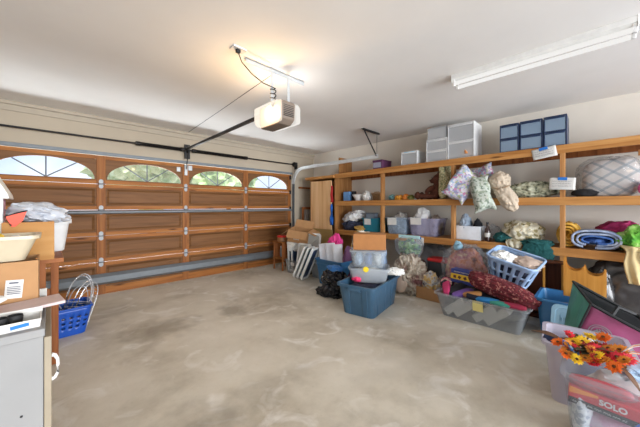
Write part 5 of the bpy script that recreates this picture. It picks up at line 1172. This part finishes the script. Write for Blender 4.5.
obj('tray_body', MB().tub(0.14, 0.10, 0.145, 0.105, 0.03, 0.003, 0.001, 0.006, 0.004), M['paper'], pt)
obj('tray_flap', MB().box((0.0, 0.056, 0.035), (0.15, 0.004, 0.02), (-0.3, 0, 0)), M['paper'], pt)
obj('tape', MB().box((0.02, -0.0535, 0.016), (0.045, 0.002, 0.012), (0, -0.1, 0)), M['tape'], pt, label='blue tape')
for k, (x, y, lb) in enumerate(((-0.125, 1.475, 'small black cup in the white tray, left one'), (-0.09, 1.485, 'small black cup in the white tray, right one'))):
    tag(obj('black_cup', MB().lathe([(0.008, 0), (0.018, 0.004), (0.022, 0.03), (0.02, 0.038), (0.016, 0.03)], 16), M['black'], loc=(x, y, CZ + 0.004)), lb, 'cup')
ps = thing('foam_board', 'thin pinkish white board tilted across the top of the cupboard', 'board', (-0.16, 1.60, CZ + 0.034)); ps.rotation_euler = Euler((0.0, -0.035, 0.12))
obj('board_sheet', MB().box((0, 0, 0), (0.40, 0.14, 0.012)), plain('pinkish_white', S(196, 176, 174), 0.7), ps, bevel=0.002)
tag(obj('board_prop', MB().slab(0.12, 0.08, 0.022, 0.01, soft=0.004), M['paper'], loc=(-0.16, 1.60, CZ + 0.0005)), 'small white box under the tilted pinkish board', 'box')
pp = thing('paper_stack', 'crumpled white papers with pink and green print on the tilted board', 'papers', (-0.245, 1.60, CZ + 0.045))
for k, (rot, mt) in enumerate((((0.2, 0.15, 0.3), M['paper']), ((0.4, -0.2, -0.2), M['paper']), ((0.7, 0.1, 0.1), plain('pink_print', S(212, 92, 120), 0.7)), ((0.5, -0.3, 0.5), M['paper']))):
    obj('sheet', MB().sheet(8, 8, lambda u, v: ((u - .5) * 0.13, (v - .5) * 0.09, 0.022 + 0.018 * noise.noise(Vector((u * 3 + k * 4, v * 3, k))))), mt, pp, loc=(0.05 * (k - 1.5) * 0.7, -0.01 * k, 0.008 * k), rot=rot, solid=0.001)
tag(obj('green_card', MB().box((0, 0, 0.02), (0.03, 0.004, 0.05), (0.3, 0.1, 0)), plain('green_print', S(120, 170, 130), 0.7), loc=(-0.19, 1.555, CZ + 0.05)), 'small green printed card among the crumpled papers', 'card')
# wooden rack behind the cupboard with the pine box on it
wr = thing('wooden_stand', 'rough reddish wooden stand carrying the pine box behind the grey cupboard', 'stand', (-0.22, 2.30, 0.0))
for x, y in ((-0.23, -0.20), (0.18, -0.20), (-0.23, 1.0), (0.25, 1.0)):
    obj('leg', MB().box((x, y, 0.525), (0.05, 0.05, 1.05)), M['rack'], wr, bevel=0.003, smooth=False)
obj('stand_top', MB().box((0.01, 0.40, 1.06), (0.53, 1.25, 0.025)), M['rack'], wr, bevel=0.003, smooth=False)
obj('side_rail', MB().box((0.01, 1.0, 0.62), (0.44, 0.025, 0.06)), M['rack'], wr, bevel=0.003, smooth=False)
pb = thing('pine_box', 'open pine box with a plain knotty front on the wooden stand', 'wooden box', (-0.075, 2.14, 1.075))
obj('front_board', MB().box((0, -0.10, 0.10), (0.185, 0.018, 0.20)), M['pine'], pb, bevel=0.002, smooth=False)
obj('back_board', MB().box((0, 0.10, 0.10), (0.185, 0.018, 0.20)), M['pine'], pb, bevel=0.002, smooth=False)
for x in (-0.083, 0.083): obj('side_board', MB().box((x, 0, 0.10), (0.018, 0.18, 0.20)), M['pine'], pb, bevel=0.002, smooth=False)
obj('bottom_board', MB().box((0, 0, 0.01), (0.15, 0.18, 0.016)), M['pine'], pb, smooth=False)
soft('plastic_bag', 'grey white plastic bag puffed out over the top of the pine box', 'bag', (-0.04, 2.20, 1.262), (0.12, 0.11, 0.06), plain('silver_white_film', S(172, 175, 182), 0.3), 5, 0.25, 1.6, rot=0.0, tilt=(0, 0.16, 0), crease=0.12)
soft('grey_cloth', 'dark grey cloth inside the pine box under the plastic bag', 'cloth', (-0.07, 2.14, 1.092), (0.065, 0.075, 0.10), plain('charcoal_cloth', S(92, 94, 102), 0.9), 6, 0.1, 1.6, rot=0)
rd = thing('warning_triangle', 'orange red triangular panel with black edge standing beside the plastic bag', 'panel', (-0.118, 2.026, 1.255)); rd.rotation_euler = Euler((0.1, 0.0, 0.05))
tri = [(-0.036, 0.052), (0.036, 0.078), (0.022, 0.03), (-0.004, 0.0), (-0.016, 0.0)]
obj('red_panel', MB().prism(tri, -0.006, 0.006), plain('orange_red', S(218, 66, 30), 0.45), rd)
obj('black_edge', MB().tube([(-0.016, -0.004, 0.006), (-0.038, -0.004, 0.052), (0.0, -0.004, 0.068), (0.038, -0.004, 0.08)], 0.004, 6), M['black'], rd, label='black edging')
wbk = thing('white_bucket', 'white plastic bucket on the wooden stand right of the pine box', 'bucket', (0.005, 2.43, 1.0735))
obj('bucket_body', MB().lathe([(0.058, 0), (0.062, 0.004), (0.085, 0.17), (0.098, 0.172), (0.098, 0.198), (0.09, 0.20), (0.08, 0.165), (0.055, 0.01)], 24), M['white'], wbk)
ph = thing('toy_house', 'pink and white plastic toy house with a slanted white roof at the left edge', 'toy house', (-0.285, 2.28, 1.12))
obj('house_wall', MB().box((0, 0, 0.14), (0.21, 0.20, 0.28)), plain('pale_pink_plastic', S(226, 176, 204), 0.5), ph, bevel=0.004)
obj('corner_post', MB().box((0.10, -0.10, 0.14), (0.025, 0.025, 0.28)), M['white'], ph, bevel=0.003)
rf_ = obj('roof', MB().prism([(-0.14, 0.275), (0.135, 0.275), (0.13, 0.30), (0.055, 0.46), (-0.055, 0.46), (-0.135, 0.30)], -0.13, 0.13), plain('roof_white', S(224, 222, 214), 0.5), ph, bevel=0.004, smooth=False)
for k, (x, y, z0, h, w, lb) in enumerate(((-0.03, 1.925, 0.0, 0.95, 0.04, 'narrow white board standing just behind the grey cupboard'), (-0.02, 1.985, 0.0, 0.87, 0.04, 'second white board standing behind the narrow one by the stand'))):
    tag(obj('white_board', MB().box((0, 0, h/2), (w, 0.012, h), None), M['paper'], loc=(x, y, z0), bevel=0.002), lb, 'board')

# blue basket of wire racks on the floor
bk = thing('blue_basket', 'bright blue plastic basket on the floor holding wire racks', 'basket', (0.10, 4.02, 0.004), 0.05)
slot_basket(bk, 0.34, 0.30, 0.44, 0.38, 0.28, [(0, 0), (0.05, 0), (0.08, 1), (0.10, 0), (0.13, 1), (0.15, 0), (0.18, 1), (0.20, 0), (0.25, 0), (0.28, 0)], plain('royal_blue_plastic', S(22, 76, 170), 0.35), 96, 0.05, slot=(4, 2))
M['wire'] = plain('chrome_wire', S(206, 208, 212), 0.25, 0.6)
for k, (x, y, tlt, hh, ww, lb) in enumerate(((0.17, 4.02, -0.15, 0.60, 0.20, 'tall arched wire rack standing in the blue basket'), (0.09, 3.98, 0.35, 0.44, 0.17, 'lower arched wire rack leaning left in the blue basket'), (0.20, 4.06, 0.25, 0.50, 0.17, 'arched wire rack leaning right in the blue basket'))):
    w_ = thing('wire_rack', lb, 'wire rack', (x, y, 0.012)); w_.rotation_euler = Euler((0.05, [0.18, -0.35, 0.3][k], 0.3 * k - 0.2))
    def arch_pts(y_, s=1.0): return [(-ww/2 * s, y_, 0)] + [(-ww/2 * s * math.cos(PI * i / 14), y_, hh * (0.62 + 0.38 * math.sin(PI * i / 14)) * s) for i in range(15)] + [(ww/2 * s, y_, 0)]
    obj('wire_frame', MB().tube(arch_pts(-0.04), 0.0045, 6).tube(arch_pts(0.04), 0.0045, 6).tube(arch_pts(0.0, 0.8), 0.004, 6), M['wire'], w_)
    r2 = MB()
    a1_, a2_ = arch_pts(-0.04), arch_pts(0.04)
    for p, q in list(zip(a1_, a2_))[1:-1]: r2.tube([p, q], 0.0025, 5)
    for i in range(1, 7):
        z = hh * 0.62 * i / 7; r2.tube([(-ww/2, -0.04, z), (ww/2, -0.04, z)], 0.0025, 5)
    obj('cross_wires', r2, M['wire'], w_)
# ------------------------------------------------------------------ outdoors seen through the door windows
struct('ground', MB().box2((-14, YA + 0.12, -0.25), (18, 40, -0.15)), plain('driveway', S(150, 146, 140), 0.9))
def tree(label, x, y, h, r, seed, c1, c2):
    t = thing('tree', label, 'tree', (x, y, -0.15), 0, 'trees outside the garage')
    obj('trunk', MB().tube([(0, 0, 0), (0.05, 0.02, h * 0.3), (0, 0, h * 0.6)], [0.16, 0.12, 0.08], 10), M['rack'], t)
    rnd = random.Random(seed); mb = MB()
    for k in range(9):
        a = rnd.uniform(0, 2 * PI); d = r * rnd.uniform(0, 0.75)
        mb.blob((d * math.cos(a), d * math.sin(a), h * 0.62 + rnd.uniform(-.5, .6) * r), (r * rnd.uniform(.35, .6),) * 3, seed + k, 0.5, 3.2, 4, crease=0.3)
    obj('foliage', mb, fabric('leaves_%d' % seed, [c1, c2], 4, 'noise', 0.8), t)
tree('leafy green tree outside the second window from the left', 2.6, 11.0, 5.2, 1.7, 3, S(164, 186, 132), S(214, 224, 182))
tree('leafy green tree outside the third window from the left', 5.6, 11.5, 5.0, 1.8, 14, S(150, 178, 120), S(204, 220, 172))
tree('distant leafy tree low outside the leftmost window', -0.8, 19.0, 2.7, 1.2, 25, S(170, 186, 170), S(206, 216, 196))
tree('tall leafy tree outside, between the first two windows', 3.9, 17.0, 6.4, 2.0, 36, S(166, 186, 150), S(214, 224, 190))
# ------------------------------------------------------------------ sky, lamps, camera
w = bpy.data.worlds.new('World'); SC.world = w; w.use_nodes = True
nt = w.node_tree; bg = nt.nodes['Background']
tc = nd(nt, 'ShaderNodeTexCoord'); n = nd(nt, 'ShaderNodeTexNoise'); n.inputs['Scale'].default_value = 3.0; n.inputs['Detail'].default_value = 6
nt.links.new(tc.outputs['Generated'], n.inputs['Vector'])
r = ramp(nt, [(0.42, S(188, 206, 240)), (0.60, S(244, 247, 252))]); nt.links.new(n.outputs['Fac'], r.inputs['Fac'])
nt.links.new(r.outputs['Color'], bg.inputs['Color']); bg.inputs['Strength'].default_value = 1.15
def point(name, loc, col, e, rad):
    l = bpy.data.lights.new(name, 'POINT'); l.energy = e; l.color = col; l.shadow_soft_size = rad
    o = bpy.data.objects.new(name, l); COL.objects.link(o); o.location = loc; return o
point('opener_bulb_warm', (ox - 0.145, oy, oz + 0.14), (1.0, 0.66, 0.34), 30, 0.03)
point('opener_bulb_cool', (ox + 0.145, oy, oz + 0.14), (1.0, 0.97, 0.94), 13, 0.03)
# added soft fill lamp, unseen, far behind the camera
a = bpy.data.lights.new('back_fill', 'AREA'); a.shape = 'RECTANGLE'; a.size = 9.0; a.size_y = 2.6; a.energy = 1180; a.color = (0.94, 0.972, 1.0)
ao = bpy.data.objects.new('back_fill', a); COL.objects.link(ao); ao.location = (1.6, -8.2, 1.4); ao.rotation_euler = (PI / 2, 0, 0)
b = bpy.data.lights.new('driveway_bounce_fill', 'AREA'); b.shape = 'RECTANGLE'; b.size = 5.0; b.size_y = 1.2; b.energy = 470; b.color = (0.9, 0.96, 1.0)  # added fill lamp out of view, standing in for light bounced off the driveway
bo = bpy.data.objects.new('driveway_bounce_fill', b); COL.objects.link(bo); bo.location = (1.8, 6.9, 0.5); bo.rotation_euler = (math.radians(130), 0, math.radians(180))
sl = bpy.data.lights.new('sun', 'SUN'); sl.energy = 5.0; sl.angle = 0.01; sl.color = (1.0, 0.96, 0.9)
so = bpy.data.objects.new('sun', sl); COL.objects.link(so); so.rotation_euler = (math.radians(32), 0, math.radians(-12))
cd = bpy.data.cameras.new('camera'); cam = bpy.data.objects.new('camera', cd); COL.objects.link(cam); SC.camera = cam
cam.location = (0, 0, 1.357); cam.rotation_euler = (PI / 2, 0, math.radians(-(90 - 45.5)))
cd.sensor_width = 36; cd.lens = 36 * 275 / 640; cd.shift_y = -7.5 / 640; cd.clip_start = 0.02
vs = SC.view_settings; vs.view_transform = 'Standard'; vs.look = 'None'; vs.gamma = 1; vs.use_curve_mapping = False; vs.exposure = 0.45
SC.display_settings.display_device = 'sRGB'
SC.cycles.max_bounces = 10; SC.cycles.diffuse_bounces = 5; SC.cycles.transparent_max_bounces = 16
SC.cycles.use_denoising = True
SC.cycles.sample_clamp_indirect = 6

# repeats share a group
GROUPS = {'cushion': 'cushions on the middle shelf', 'drawer_unit': 'white drawer units on the top shelf', 'bin_lid': 'bin lids in the corner', 'wire_rack': 'wire racks in the blue basket',
          'sock': 'pale blue socks', 'bundle': 'bundles in the upper stacked bin', 'paper_sign': 'paper signs on the shelves', 'black_cup': 'black cups in the tray', 'white_board': 'white boards behind the cupboard',
          'clear_bin': 'clear storage bins', 'blue_tote': 'blue storage totes', 'cardboard_box': 'cardboard boxes', 'hanging_cloth': 'cloth strips beside the cupboard door', 'jar': 'jars on the wooden stool'}
for o in list(SC.objects):
    k = o.name.split('.')[0]
    if o.parent is None and k in GROUPS and 'category' in o and 'group' not in o: o['group'] = GROUPS[k]
